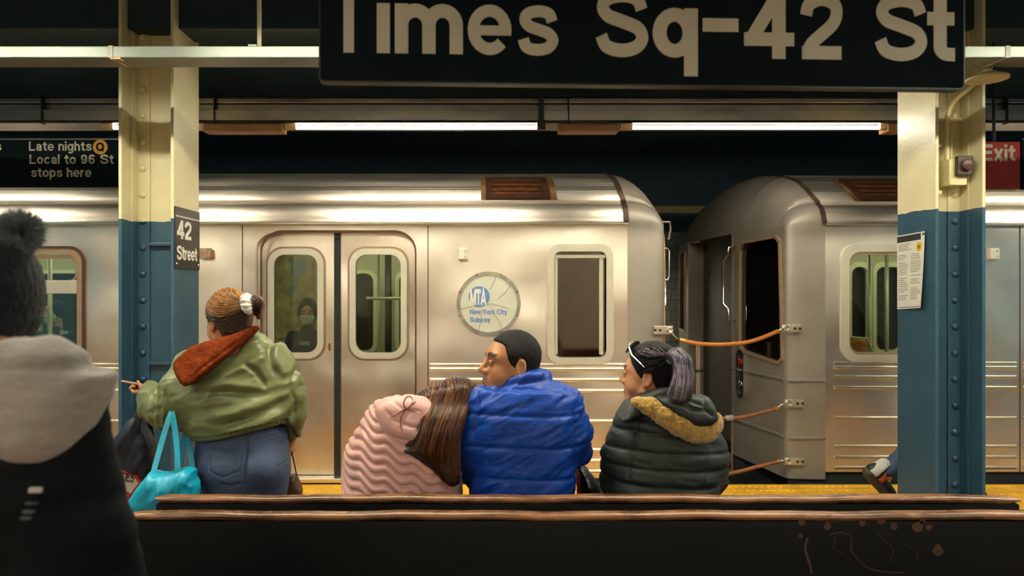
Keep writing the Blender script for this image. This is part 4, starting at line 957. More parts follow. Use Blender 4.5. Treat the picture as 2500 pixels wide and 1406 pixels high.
def sculpt(name, m, parent, fn, lo, hi, h=0.006, disp=None, color=None, smooth=1, slack=1.8):
    v, q = surface(fn, lo, hi, h, slack); v = relax(v, q, smooth); N = normals(v, q)
    if disp is not None: v = v + N * disp(v, N)[:, None]
    me = bpy.data.meshes.new(name); me.vertices.add(len(v)); me.vertices.foreach_set('co', v.astype(np.float32).ravel())
    me.loops.add(q.size); me.loops.foreach_set('vertex_index', q.astype(np.int32).ravel())
    me.polygons.add(len(q)); me.polygons.foreach_set('loop_start', np.arange(0, q.size, 4, dtype=np.int32))
    me.update(calc_edges=True); me.validate(); me.shade_smooth(); me.materials.append(m)
    if color is not None:
        c = color(v, N); at_ = me.color_attributes.new('tone', 'FLOAT_COLOR', 'POINT'); at_.data.foreach_set('color', np.concatenate([c, np.ones((len(c), 1))], 1).astype(np.float32).ravel())
    o = bpy.data.objects.new(name, me); COL.objects.link(o)
    if parent is not None: child(o, parent)
    return o
def strands(name, m, parent, curves, r, n=4):
    mb = MB()
    for c in curves:
        k = len(c); rr = [r * (1 - .75 * (i / (k - 1)) ** 2) for i in range(k)]; mb.tube(c, rr, n, cap=False)
    return mb.build(name, m, parent, smooth=True)
def fold(v, Y, pts, width, depth, back=None):
    """a crease or ridge along photo points at depth Y, on the side facing the camera"""
    w = np.array([at(a, b, Y) for a, b in pts])[:, [0, 2]]; p = v[:, [0, 2]]; d = np.full(len(v), 9.0); tt = np.zeros(len(v))
    for i in range(len(w) - 1):
        e = w[i + 1] - w[i]; t = np.clip(((p - w[i]) @ e) / max(e @ e, 1e-9), 0, 1); dd = np.linalg.norm(p - w[i] - t[:, None] * e, axis=1); mm = dd < d; d[mm] = dd[mm]; tt[mm] = (i + t[mm]) / (len(w) - 1)
    e = np.clip(np.minimum(tt, 1 - tt) * 6, 0.15, 1)
    return depth * e * np.exp(-(d / width) ** 2)

# ------------------------------------------------------------------ heads, hands, bodies
def frame(f, up=(0, 0, 1)):
    f = np.array(f, float); f /= np.linalg.norm(f); u = np.array(up, float); u -= f * (u @ f); u /= np.linalg.norm(u); s = np.cross(u, f); return np.stack([f, s, u], 1)
class Head:
    """o: point between the ears; frame columns: forward, left side, up"""
    def __init__(self, o, f, up=(0, 0, 1), k=1.0): self.o = np.array(o, np.float32); self.F = frame(f, up).astype(np.float32); self.k = k
    def w(self, f, s, u): return self.o + self.F @ np.array((f, s, u), np.float32) * self.k
    def loc(self, P): return ((P - self.o) @ self.F) / self.k
    def sdf(self, P, female=False):
        L = self.loc(P); A = L.copy(); A[:, 1] = np.abs(A[:, 1])
        d = ell(L, (-.012, 0, .046), (.098, .077, .089))
        d = smin(d, ell(L, (.036, 0, -.025), (.060, .060, .090)), .05)
        jw = .050 if female else .055
        d = smin(d, cone(A, (.0, jw, -.060), (.068, .018, -.100), .020, .020), .035)
        d = smin(d, ell(L, (.078, 0, -.098), (.021, .024, .020)), .03)
        d = smin(d, cone(A, (.075, .0, .045), (.082, .040, .030), .018, .015), .03)              # brow
        d = smax(d, -ell(A, (.105, .033, .010), (.024, .024, .017)), .018)                        # eye hollow
        d = smin(d, cone(A, (.066, .047, -.025), (.058, .052, -.040), .016, .018), .03)           # cheekbone
        d = smin(d, cone(L, (.094, 0, .022), (.118, 0, -.022), .0090, .0125), .012)               # nose
        d = smin(d, ell(A, (.104, .0135, -.028), (.014, .0095, .0105)), .008)
        d = smin(d, ell(L, (.090, 0, -.060), (.016, .026, .020)), .02)                            # mouth mound
        d = smin(d, cone(A, (.1060, 0, -.0540), (.093, .021, -.0590), .0060, .0035), .004)
        d = smin(d, cone(A, (.1045, 0, -.0675), (.092, .019, -.0640), .0072, .0035), .004)
        d = smax(d, -cone(A, (.112, 0, -.0605), (.094, .022, -.0615), .0022, .0012), .003)
        d = smin(d, ell(A, (.0915, .032, .0085), (.0125, .0155, .0125)), .004)                    # eyeball and lids
        Rm = np.array(((.93, .0, .36), (.30, .5, -.8), (-.2, .86, .46))).T
        e = ell(A, (-.014, .082, .003), (.021, .0105, .033)); e = smax(e, -ell(A, (-.009, .093, .004), (.0135, .0115, .023)), .004); e = smin(e, ell(A, (-.002, .080, -.002), (.006, .007, .009)), .005)
        e = smin(e, ell(A, (-.002, .077, -.026), (.010, .006, .010)), .01)
        d = smin(d, e, .008)
        nk = .050 if female else .058
        d = smin(d, cone(L, (-.022, 0, -.04), (-.045, 0, -.19), nk, nk * 1.08), .035)
        return d
    def tone(self, v, base, lip=(.42, .13, .10), brow=(.02, .014, .01), dark=None, browu=.038):
        L = self.loc(v.astype(np.float32)); A = np.abs(L[:, 1]); c = np.tile(np.array(base[:3]), (len(v), 1))
        def mix(w, col): nonlocal c; w = np.clip(w, 0, 1)[:, None]; c = c * (1 - w) + np.array(col) * w
        fr = L[:, 0] > .06
        lipd = np.sqrt(((L[:, 2] + .0605) / .0105) ** 2 + (A / .024) ** 2); mix(np.where(fr & (L[:, 0] > .08), (1.25 - lipd) * 3, 0), lip)
        by = browu + .004 - ((A - .033) / .028) ** 2 * .007; bd = np.abs(L[:, 2] - by) / .0055
        mix(np.where(fr & (A > .010) & (A < .058), (1.6 - bd) * 1.8, 0), brow)
        lid = np.sqrt(((A - .032) / .0165) ** 2 + ((L[:, 2] - .0115) / .0035) ** 2); mix(np.where(fr & (L[:, 0] > .08), (1.2 - lid) * 2, 0), brow)
        eyew = np.sqrt(((A - .032) / .012) ** 2 + ((L[:, 2] - .0065) / .0045) ** 2); mix(np.where(fr & (L[:, 0] > .085), (1.15 - eyew) * 3, 0), (.34, .29, .25))
        ir = np.sqrt(((A - .032) / .0055) ** 2 + ((L[:, 2] - .0068) / .0055) ** 2); mix(np.where(fr & (L[:, 0] > .085), (1.1 - ir) * 3, 0), (.012, .008, .006))
        if dark is not None: c = dark(L, c)
        return c

def hand_sdf(P, wr, fwd, pn, thumb, curl=0.6, k=1.0, tup=0.0):
    """wr wrist, fwd palm direction, pn palm normal (the fingers curl towards it), thumb: side the thumb is on"""
    fwd = np.array(fwd, float); fwd /= np.linalg.norm(fwd); pn = np.array(pn, float); pn -= fwd * (pn @ fwd); pn /= np.linalg.norm(pn); sd = np.cross(fwd, pn); sd = sd * (1 if sd @ np.array(thumb) > 0 else -1)
    wr = np.array(wr, float); d = cone(P, wr - fwd * .02, wr + fwd * .02, .025 * k, .026 * k)
    for s in (-.026, -.009, .009, .026): d = smin(d, cone(P, wr + fwd * .015 + sd * s * .6 * k, wr + fwd * .082 * k + sd * s * k, .014 * k, .0115 * k), .012)
    for s, L in ((.028, .068), (.009, .078), (-.010, .072), (-.028, .055)):
        p = wr + fwd * .085 * k + sd * s * k; a = curl * .5; dr = fwd * math.cos(a) + pn * math.sin(a); q = p + dr * L * .45 * k
        a += curl * .9; dr2 = fwd * math.cos(a) + pn * math.sin(a); r = q + dr2 * L * .33 * k; a += curl * .6; dr3 = fwd * math.cos(a) + pn * math.sin(a); t = r + dr3 * L * .26 * k
        d = smin(d, chain(P, (p, q, r, t), (.0098 * k, .0088 * k, .008 * k, .0068 * k), .006), .007)
    b = wr + fwd * .025 * k + sd * .024 * k; t1 = (fwd * .6 + sd * .7 + pn * .35) * (1 - tup) + (sd * .3 + pn * 1.0) * tup; t2 = (fwd * .9 + sd * .15 + pn * .5) * (1 - tup) + (fwd * .35 + pn) * tup; c = b + t1 * .038 * k; e = c + t2 * .032 * k
    return smin(d, chain(P, (b, c, e), (.0135 * k, .0105 * k, .008 * k), .008), .012)

def seated(Y, px, hipz=.535, lean=0.0, shw=.19, neck=None, face=1):
    """joints of somebody sitting with the back to the camera, knees away from it"""
    x = (px - PCX) * Y / FPX; j = {}
    j['hip'] = np.array((x, Y, hipz + .06)); j['chest'] = np.array((x + lean * .5, Y, .86)); j['neck'] = neck if neck is not None else np.array((x + lean, Y, 1.08))
    for s, n in ((-1, 'L'), (1, 'R')):
        j['hip' + n] = np.array((x + s * .09, Y + .02, hipz + .05)); j['knee' + n] = np.array((x + s * .12, Y + .44, hipz + .04)); j['ank' + n] = np.array((x + s * .12, Y + .42, .09)); j['toe' + n] = np.array((x + s * .13, Y + .58, .035))
        j['sh' + n] = j['neck'] + np.array((s * shw, 0, -.10))
    return j
def body_sdf(P, j, head, female=False, hands=(), arm=(.045, .036, .026)):
    d = head.sdf(P, female) if head is not None else None
    t = chain(P, (j['hip'], j['chest'], j['neck'] + V3(0, 0, -.06)), (.125, .125, .075), .08)
    t = smin(t, cone(P, j['shL'], j['shR'], .05, .05), .05); d = t if d is None else smin(d, t, .04)
    if head is not None: d = smin(d, cone(P, j['neck'] + V3(0, 0, -.08), head.w(-.03, 0, -.08), .06, .05), .03)
    for n in 'LR':
        d = smin(d, chain(P, (j['hip' + n], j['knee' + n], j['ank' + n]), (.085, .058, .036), .04), .05)
        d = smin(d, cone(P, j['ank' + n] + V3(0, 0, -.03), j['toe' + n], .034, .026), .03)
        d = smin(d, chain(P, (j['sh' + n], j['el' + n], j['wr' + n]), arm, .03), .04)
    for h in hands: d = smin(d, hand_sdf(P, *h[0], **h[1]), .012)
    return d
def bounds(j, head, pad=.20):
    p = np.array([v for v in j.values()] + ([head.o] if head is not None else [])); return p.min(0) - pad, p.max(0) + pad
def legs_sdf(P, j, r=(.115, .080, .062)):
    d = ell(P, j['hip'] + V3(0, 0, -.01), (.165, .135, .13))
    for n in 'LR': d = smin(d, chain(P, (j['hip' + n], j['knee' + n], j['ank' + n]), r, .05), .05)
    return d
def shoes(j, parent, m, m2=None):
    for n in 'LR':
        a, t = j['ank' + n], j['toe' + n]; f = t - a; f[2] = 0; f = f / np.linalg.norm(f); base = np.array((a[0], a[1], 0))
        fn = lambda P: smin(smax(smin(cone(P, base + V3(0, 0, .10), base + V3(0, 0, .05), .05, .052), cone(P, base - f * .04 + V3(0, 0, .045), base + f * .17 + V3(0, 0, .032), .045, .042), .03), .012 - P[:, 2], .008), 9 + P[:, 2] * 0, .001)
        s = sculpt('shoe', m, parent, fn, base - V3(.26, .26, .02), base + V3(.26, .26, .2), .009)
        so = lambda P: np.maximum(cone(P * V3(1, 1, 0), base - f * .045, base + f * .175, .052, .048), np.abs(P[:, 2] - .012) - .011)
        sculpt('sole', m2 or MATS['black_door_rubber'], s, so, base - V3(.26, .26, .02), base + V3(.26, .26, .05), .008)
# ------------------------------------------------------------------ people and what they carry
def slab(P, poly, Y, th, rnd=0.03, bend=0.0, xc=0.0, tilt=0.0):
    """a soft cushion whose outline is given by photo points at depth Y; it may bend or tilt in depth"""
    w = np.array([at(a, b, Y) for a, b in poly])[:, [0, 2]]; p = P[:, [0, 2]].astype(float); n = len(w)
    d = np.full(len(p), 1e9); s = np.ones(len(p))
    for i in range(n):
        a, b = w[i], w[i - 1]; e = b - a; q = p - a; t = np.clip((q @ e) / (e @ e), 0, 1); d = np.minimum(d, ((q - t[:, None] * e) ** 2).sum(1))
        c1 = p[:, 1] >= a[1]; c2 = p[:, 1] < b[1]; c3 = e[0] * q[:, 1] > e[1] * q[:, 0]
        s = np.where((c1 & c2 & c3) | (~c1 & ~c2 & ~c3), -s, s)
    d2 = s * np.sqrt(d) + rnd; zc = w[:, 1].mean()
    dy = np.abs(P[:, 1] - (Y + bend * (P[:, 0] - xc) ** 2 + tilt * (P[:, 2] - zc))) - th + rnd
    return np.minimum(np.maximum(d2, dy), 0) + np.sqrt(np.maximum(d2, 0) ** 2 + np.maximum(dy, 0) ** 2) - rnd
def box_of(poly, Y, th):
    w = np.array([at(a, b, Y) for a, b in poly]); lo, hi = w.min(0), w.max(0); lo[1] -= th; hi[1] += th; return lo - .04, hi + .04
def cast(fn, pts, y0, y1, lift=0.002, step=0.005):
    """where the sight lines through photo points first meet the surface fn"""
    out = []; ys = np.arange(y0, y1, step)
    for px, py in pts:
        P = np.stack([(px - PCX) * ys / FPX, ys, CAMZ - (py - PCY) * ys / FPX], 1).astype(np.float32); d = fn(P); k = np.argmax(d < lift)
        if d[k] < lift: out.append(P[k])
        elif out: q = out[-1][1]; out.append(at(px, py, q))
    return [np.array(o) for o in out]
def crease(v, ang, along, across, amp, seed=0):
    c, s = math.cos(ang), math.sin(ang); q = np.stack([(v[:, 0] * c + v[:, 2] * s) * along, v[:, 1] * along * 1.5, (-v[:, 0] * s + v[:, 2] * c) * across], 1); return amp * (1 - 2.6 * np.abs(fbm(q, seed)))
def wrink(v, ang, along, across, amp, seed=0):
    c, s = math.cos(ang), math.sin(ang); q = np.stack([(v[:, 0] * c + v[:, 2] * s) * along, v[:, 1] * along * 1.5, (-v[:, 0] * s + v[:, 2] * c) * across], 1); return amp * fbm(q, seed)

SKIN = mat('skin_warm', '#b98058', .5, attr='tone', sss=.08); SKINP = mat('skin_plain', '#b9835f', .5, sss=.08)
TAN = lin('#b57a50'); FAIR = lin('#c08a66')
BLUE = mat('blue_nylon', '#0a3c9a', .42, var=.10, vscale=8, bump=.25, bscale=16, bstretch=(1, 1, 3.5), spec=.3)
PINK = mat('pink_quilted_nylon', '#cf9d94', .42, var=.06, vscale=10, bump=.12, bscale=30, sheen=.2)
GREEN = mat('olive_satin', '#6a7046', .40, var=.12, vscale=6, bump=.22, bscale=11, bstretch=(1, 1, 2.5))
OLIVE = mat('dark_parka_cloth', '#161e1d', .55, var=.15, vscale=8, bump=.25, bscale=18)
FURB = mat('rust_shearling', '#783212', .95, var=.3, vscale=30, bump=1.0, bscale=140, spec=.1)
FURG = mat('tan_fleece', '#a9843f', .95, var=.3, vscale=45, bump=1.0, bscale=80, sheen=.4)
DENIM = mat('blue_denim', '#3b4866', .8, var=.18, vscale=9, bump=.2, bscale=150)
BLACKC = mat('black_cloth', '#0b0f11', .7, var=.15, vscale=6, bump=.2, bscale=30)
HAIRD = mat('black_hair', '#120d0b', .62, spec=.25, bump=.5, bscale=260); HAIRB = mat('dark_brown_hair', '#2c170b', .38); HAIRM = mat('chestnut_hair', '#4e2a12', .36); HAIRL = mat('light_brown_hair', '#7c4a20', .36)
HAIRBL = mat('blonde_streaks', '#a8742e', .35); HAIRP = mat('lilac_grey_hair', '#5e5260', .35); HAIRPL = mat('pale_lilac_hair', '#8d8092', .35)
SHOE = mat('dark_shoe', '#1c1b1c', .5)
def person(loc, label): return loc, label
def make_body(label, j, head, base, female=False, hands=(), dark=None, h=.0055, arm=(.045, .036, .026), pad=.2, lip=(.36, .12, .09)):
    lo, hi = bounds(j, head, pad)
    o = sculpt('person', SKIN, None, lambda P: body_sdf(P, j, head, female, hands, arm), lo, hi, h, color=lambda v, N: head.tone(v, base, dark=dark, lip=lip), smooth=1)
    return tag(o, label, 'person')

# ================= the man in blue
Ym = 2.76
hm = Head((0, 0, 0), (-.955, -.26, .10), (0, 0, 1), 1.03); hm.o = (at(1271, 898, 2.70) - hm.F @ (np.array((-.012, .080, .002)) * 1.03)).astype(np.float32)
jm_ = seated(Ym, 1272, neck=at(1268, 955, 2.78)); jm_['shL'] = at(1180, 1000, 2.76); jm_['shR'] = at(1380, 1000, 2.76)
jm_['elL'] = at(1160, 1130, 2.86); jm_['wrL'] = at(1215, 1150, 3.12); jm_['elR'] = at(1405, 1105, 2.84); jm_['wrR'] = at(1338, 1140, 3.10)
stub = lambda L, c: c * (1 - .22 * np.clip((-.030 - L[:, 2]) / .03, 0, 1) * np.clip((L[:, 0] - .02) / .03, 0, 1))[:, None]
man = make_body('man in a blue puffer jacket looking left on the far bench', jm_, hm, TAN, False,
                [((jm_['wrL'], (.5, .8, -.2), (0, 0, -1), (1, 0, 0)), dict(curl=.5)), ((jm_['wrR'], (-.5, .8, -.2), (0, 0, -1), (-1, 0, 0)), dict(curl=.5))], stub, h=.0042)
trows = pxrows(Ym, [(928, 1215, 1350, .08), (938, 1196, 1362, .10), (950, 1174, 1386, .12), (972, 1160, 1402, .135), (1010, 1150, 1408, .15), (1050, 1150, 1408, .152), (1100, 1150, 1406, .155), (1150, 1150, 1404, .155), (1215, 1148, 1398, .155), (1300, 1150, 1398, .155), (1352, 1155, 1395, .15)])
colrows = pxrows(2.77, [(895, 1212, 1340, .085), (930, 1206, 1346, .092), (965, 1190, 1365, .105)])
def blue(P):
    d = loft(P, trows, 2.5)
    d = smin(d, chain(P, (at(1178, 985, Ym), at(1156, 1070, Ym), at(1158, 1135, 2.84)), (.072, .078, .07), .03), .05)
    d = smin(d, chain(P, (at(1158, 1135, 2.84), at(1215, 1150, 3.10)), (.066, .052), .03), .02)
    d = smin(d, chain(P, (at(1378, 985, Ym), at(1398, 1055, Ym)), (.070, .076), .03), .05)
    d = smin(d, chain(P, (at(1398, 1060, Ym), at(1402, 1100, 2.84), at(1345, 1136, 3.06)), (.072, .064, .048), .03), .02)
    c = loft(P, colrows, 2.2); zl = np.interp(P[:, 0], [at(p, 0, 2.77)[0] for p in (1205, 1232, 1262, 1290, 1340)], [at(0, q, 2.77)[2] for q in (942, 925, 912, 906, 902)])
    c = smax(c, (P[:, 2] - zl) * .8, .02); c = smax(c, -cone(P, hm.w(-.03, 0, -.03), hm.w(-.045, 0, -.16), .068, .064), .012)
    return smin(d, c, .02)
def dblue(v, N):
    z = v[:, 2]; zs = [at(0, q, Ym - .1)[2] for q in (952, 1012, 1090, 1165, 1240)]; d = 0
    for zz in zs: d = d - .009 * np.exp(-(np.abs(z - zz - .004 * np.sin(v[:, 0] * 14)) / .008) ** 1.2)
    body = 1.0
    d = d + crease(v, .62, 6, 28, .005, 3) + crease(v, .5, 10, 60, .0018, 8)
    for p in (((1166, 955), (1168, 990), (1162, 1040), (1152, 1075)), ((1404, 985), (1405, 1060), (1402, 1200))): d = d - fold(v, Ym - .1, p, .006, .008) * (N[:, 1] < .3)
    d = d + fold(v, 2.66, ((1212, 930), (1270, 915), (1336, 912)), .02, .006) - fold(v, 2.66, ((1195, 950), (1260, 938), (1345, 930)), .007, .006)
    return d
lo, hi = (at(1085, 0, Ym)[0], 2.5, .42), (at(1475, 0, Ym)[0], 3.24, 1.24)
sculpt('jacket', BLUE, man, blue, lo, hi, .0058, dblue)
sculpt('trousers', BLACKC, man, lambda P: legs_sdf(P, jm_), *bounds({k: v for k, v in jm_.items() if k[:3] in ('hip', 'kne', 'ank')}, None, .16), h=.01)
shoes(jm_, man, SHOE)
def mhair(P, off=.008):
    L = hm.loc(P); d = ell(L, (-.012, 0, .046), (.098 + off, .077 + off, .089 + off)); d = smin(d, cone(L, (-.05, 0, -.01), (-.062, 0, -.06), .052, .048), .03)
    ul = np.interp(L[:, 0], [-.12, -.065, -.04, -.032, -.004, .0, .014, .022, .034, .042, .048, .056, .10], [-.085, -.08, -.055, .03, .04, -.018, -.020, -.012, .02, .036, .074, .084, .098])
    return smax(d * hm.k, (ul - L[:, 2]) * .8, .008)
def box_head(h, a=.16): return h.o - a, h.o + a
mh = sculpt('hair', HAIRD, man, mhair, *box_head(hm), h=.0042, disp=lambda v, N: .0016 * fbm(v * 170, 2))
# eyes that catch the light
def eye(parent, h, s):
    c = h.w(.0925, s * .032, .0072); n = 10
    MB().lathe([(.001, -.0095), (.006, -.0075), (.0092, -.002), (.0095, 0), (.006, .0075), (.001, .0095)], 12, Matrix.Translation(Vector(c)) @ Matrix.Scale(.9 * h.k, 4)).build('eye', mat('eye_dark', '#0c0806', .12), parent, smooth=True)

# ================= the girl in pink leaning on him
Yg = 2.78
hg = Head(at(1103, 998, 2.81), (-.05, .95, -.28), (.42, 0, .9), .92)
jg = seated(Yg, 980, lean=.05, shw=.16, neck=at(1062, 1040, 2.79)); jg['shL'] = at(955, 1040, 2.78); jg['shR'] = at(1085, 1075, 2.80)
jg['hip'] = at(975, 1310, Yg); jg['hip'][2] = .595
for n, s in (('L', -1), ('R', 1)): jg['hip' + n] = jg['hip'] + V3(s * .08, .02, -.01); jg['knee' + n] = jg['hip' + n] + V3(s * .02, .42, .0); jg['ank' + n] = jg['knee' + n] + V3(0, -.02, -.44); jg['ank' + n][2] = .09; jg['toe' + n] = jg['ank' + n] + V3(0, .15, -.055)
jg['elL'] = at(890, 1140, 2.86); jg['wrL'] = at(960, 1180, 3.10); jg['elR'] = at(1095, 1180, 2.90); jg['wrR'] = at(1050, 1190, 3.12)
girl = make_body('long haired person in a pink quilted jacket leaning on the man in blue', jg, hg, FAIR, True, [((jg['wrL'], (.5, .8, -.2), (0, 0, -1), (1, 0, 0)), dict(curl=.6, k=.9)), ((jg['wrR'], (-.3, .9, -.2), (0, 0, -1), (-1, 0, 0)), dict(curl=.6, k=.9))], h=.006)
grows = pxrows(Yg, [(968, 945, 1040, .06), (985, 922, 1060, .085), (1010, 905, 1085, .115), (1060, 880, 1112, .14), (1110, 862, 1122, .15), (1150, 850, 1126, .155), (1205, 838, 1128, .16), (1270, 842, 1125, .16), (1345, 850, 1120, .155)])
hood = [tuple(p) for p in catmull([(913, 1005), (920, 984), (942, 972), (975, 970), (1015, 967), (1060, 985), (1065, 1040), (1030, 1074), (985, 1070), (945, 1055), (924, 1030)], 5, True)]
def pink(P):
    d = loft(P, grows, 2.3)
    d = smin(d, chain(P, (at(935, 1025, Yg), at(893, 1110, Yg), at(880, 1165, 2.84)), (.065, .072, .066), .03), .05)
    d = smin(d, cone(P, at(880, 1165, 2.84), at(955, 1180, 3.08), .062, .046), .02)
    d = smin(d, chain(P, (at(1072, 1060, Yg), at(1085, 1170, 2.88), at(1050, 1190, 3.08)), (.062, .06, .046), .03), .04)
    return smax(d, -cone(P, hg.w(-.03, 0, -.06), hg.w(-.045, 0, -.20), .055, .05), .02)
def dpink(v, N):
    q = v[:, 2] + .40 * (v[:, 0] - at(950, 0, Yg)[0]) + .0105 * np.sin((v[:, 0]) * 2 * PI / .105); ph = q / .038
    d = .005 * np.abs(np.sin(PI * ph)) - .0095 * np.exp(-(np.abs(ph - np.round(ph)) * .038 / .0055) ** 1.4)
    return d + .0018 * fbm(v * 30, 5)
lo, hi = (at(795, 0, Yg)[0], 2.52, .42), (at(1150, 0, Yg)[0], 3.22, 1.2)
sculpt('jacket', PINK, girl, pink, lo, hi, .0046, dpink)
gh = lambda P: slab(P, hood, 2.685, .048, .044, 1.2, at(990, 0, 2.66)[0], .25)
def dhood(v, N):
    d = .0014 * fbm(v * 35, 6)
    for p in (((930, 1000), (960, 1030), (1000, 1045), (1050, 1050)), ((952, 985), (985, 1005), (1030, 1010)), ((972, 1060), (985, 1030), (1000, 1000)), ((1008, 1068), (1020, 1035), (1030, 1010))): d = d - fold(v, 2.6, p, .005, .006)
    return d
sculpt('hood', PINK, girl, gh, *box_of(hood, 2.66, .2), h=.006, disp=dhood)
sculpt('trousers', BLACKC, girl, lambda P: legs_sdf(P, jg), *bounds({k: v for k, v in jg.items() if k[:3] in ('hip', 'kne', 'ank')}, None, .16), h=.01); shoes(jg, girl, SHOE)
HRm = pxrows(2.79, [(945, 1036, 1152, .085), (972, 1010, 1160, .105), (1000, 1014, 1148, .115, -.045), (1030, 1012, 1136, .105, -.08), (1060, 998, 1126, .08, -.105), (1080, 984, 1124, .06, -.125), (1100, 1022, 1126, .042, -.13), (1125, 1060, 1127, .032, -.14), (1150, 1084, 1126, .022, -.145), (1166, 1100, 1122, .014, -.145)])
def ghair(P): 
    d = smin(ell(hg.loc(P), (-.012, 0, .05), (.108, .09, .098)), loft(P, HRm, 2.1), .05); return smax(d, -ell(hg.loc(P), (.085, 0, -.03), (.05, .06, .085)), .03)
sculpt('hair', HAIRB, girl, ghair, (at(985, 0, 2.8)[0], 2.5, at(0, 1175, 2.8)[2]), (at(1185, 0, 2.8)[0], 2.96, at(0, 905, 2.8)[2]), .0055, lambda v, N: .003 * fbm(np.stack([(v[:, 0] + .45 * v[:, 2]) * 90, v[:, 1] * 30, (v[:, 2]) * 9], 1), 9))
rn = random.Random(11)
def lines(fn, starts, ends, mids, n, y0, y1, jit=4, lift=.004):
    out = []
    for _ in range(n):
        t = rn.random(); L = lambda A: np.array(A[0]) * (1 - t) + np.array(A[1]) * t if len(A) == 2 else np.array([np.interp(t, np.linspace(0, 1, len(A)), [a[i] for a in A]) for i in (0, 1)])
        ps = [L(starts)] + [L(m) for m in mids] + [L(ends)]; ps = [p + np.array((rn.uniform(-jit, jit), rn.uniform(-jit, jit))) for p in ps]
        c = cast(fn, [tuple(p) for p in catmull(ps, 6)], y0, y1, lift + rn.random() * .004)
        if len(c) > 4: out.append(c)
    return out
for mm, n, nm in ((HAIRM, 110, 'hair_strands'), (HAIRL, 55, 'hair_strands'), (HAIRB, 80, 'hair_strands')):
    cs = lines(ghair, [(1028, 964), (1062, 935), (1098, 923), (1130, 927), (1150, 945), (1156, 960)], [(984, 1080), (1018, 1100), (1052, 1124), (1082, 1150), (1108, 1164), (1122, 1154)], [[(1030, 988), (1056, 970), (1100, 962), (1128, 962), (1146, 968), (1154, 975)], [(1010, 1042), (1034, 1050), (1064, 1058), (1092, 1062), (1112, 1060), (1126, 1050)]], n, 2.5, 2.95, 5)
    strands(nm, mm, girl, cs, .0021)
lk = []
for pts in (((992, 997), (985, 984), (992, 970), (1002, 968), (1008, 980), (996, 998)), ((990, 1000), (980, 1018), (977, 1034), (982, 1054)), ((992, 997), (970, 1010), (948, 1022)), ((992, 998), (1008, 1004), (1024, 1011)), ((996, 996), (1010, 984), (1016, 978))):
    lk.append(cast(lambda P: np.minimum(ghair(P), np.minimum(gh(P), pink(P) - .006)), [tuple(p) for p in catmull(pts, 6)], 2.45, 2.95, .004))
strands('drawstring', mat('maroon_cord', '#6b3030', .6), girl, [c for c in lk if len(c) > 3], .0026)

# ================= the woman in the dark parka
Yw = 2.77
fdir = np.array((-.85, .53, .03)); hw_ = Head((0, 0, 0), fdir, (0, 0, 1), 1.0); ear = at(1580, 926, 2.70); hw_.o = (ear - hw_.F @ np.array((-.012, .080, .002))).astype(np.float32)
jw = seated(Yw, 1620, shw=.18, neck=at(1612, 985, 2.79)); jw['shL'] = at(1545, 1045, Yw); jw['shR'] = at(1708, 1045, Yw)
jw['elL'] = at(1520, 1160, 2.86); jw['wrL'] = at(1560, 1190, 3.10); jw['elR'] = at(1735, 1160, 2.86); jw['wrR'] = at(1690, 1190, 3.10)
dark_w = make_body('woman with lilac grey ponytail in a dark parka with tan fleece hood trim', jw, hw_, lin('#b47a55'), True, [((jw['wrL'], (.5, .8, -.2), (0, 0, -1), (1, 0, 0)), dict(curl=.6, k=.9)), ((jw['wrR'], (-.5, .8, -.2), (0, 0, -1), (-1, 0, 0)), dict(curl=.6, k=.9))], h=.0042)
wrows = pxrows(Yw, [(965, 1560, 1665, .075), (990, 1535, 1695, .10), (1020, 1518, 1720, .125), (1050, 1510, 1735, .14), (1100, 1500, 1745, .15), (1150, 1488, 1752, .155), (1200, 1480, 1748, .16), (1270, 1482, 1745, .16), (1345, 1490, 1740, .155)])
collar = [(1506, 1016), (1528, 985), (1560, 957), (1600, 940), (1645, 936), (1668, 950), (1668, 1000), (1600, 1010), (1556, 1006), (1522, 1020)]
def parka(P):
    d = loft(P, wrows, 2.4)
    d = smin(d, chain(P, (at(1540, 1040, Yw), at(1517, 1110, Yw), at(1506, 1165, 2.84)), (.068, .074, .068), .03), .05)
    d = smin(d, cone(P, at(1506, 1165, 2.84), at(1560, 1190, 3.08), .064, .048), .02)
    d = smin(d, chain(P, (at(1712, 1040, Yw), at(1730, 1110, Yw), at(1736, 1165, 2.84)), (.068, .074, .068), .03), .05)
    d = smin(d, cone(P, at(1736, 1165, 2.84), at(1690, 1190, 3.08), .064, .048), .02)
    return smax(d, -cone(P, hw_.w(-.03, 0, -.05), hw_.w(-.045, 0, -.17), .06, .055), .02)
def dparka(v, N):
    d = wrink(v, -.15, 8, 30, .006, 4); z = v[:, 2]
    for q in (1062, 1108, 1150, 1190): d = d - .007 * np.exp(-(np.abs(z - at(0, q, 2.65)[2] + .05 * (v[:, 0] - .8)) / .009) ** 1.5)
    for p in (((1560, 1030), (1552, 1070), (1540, 1120), (1530, 1180)), ((1735, 1060), (1728, 1110), (1722, 1180))): d = d - fold(v, 2.66, p, .007, .007)
    return d
sculpt('parka', OLIVE, dark_w, parka, (at(1440, 0, Yw)[0], 2.52, .42), (at(1800, 0, Yw)[0], 3.22, 1.2), .006, dparka)
cf = lambda P: np.maximum(slab(P, collar, 2.74, .10, .03, -1.0, at(1610, 0, 2.74)[0]), -cone(P, hw_.w(-.03, 0, -.03), hw_.w(-.045, 0, -.17), .066, .062))
sculpt('collar', OLIVE, dark_w, cf, *box_of(collar, 2.74, .2), h=.006, disp=lambda v, N: .002 * fbm(v * 25, 3))
hoodw = [(1600, 968), (1640, 962), (1690, 964), (1725, 966), (1740, 990), (1747, 1018), (1728, 1034), (1690, 1036), (1640, 1012), (1610, 992)]
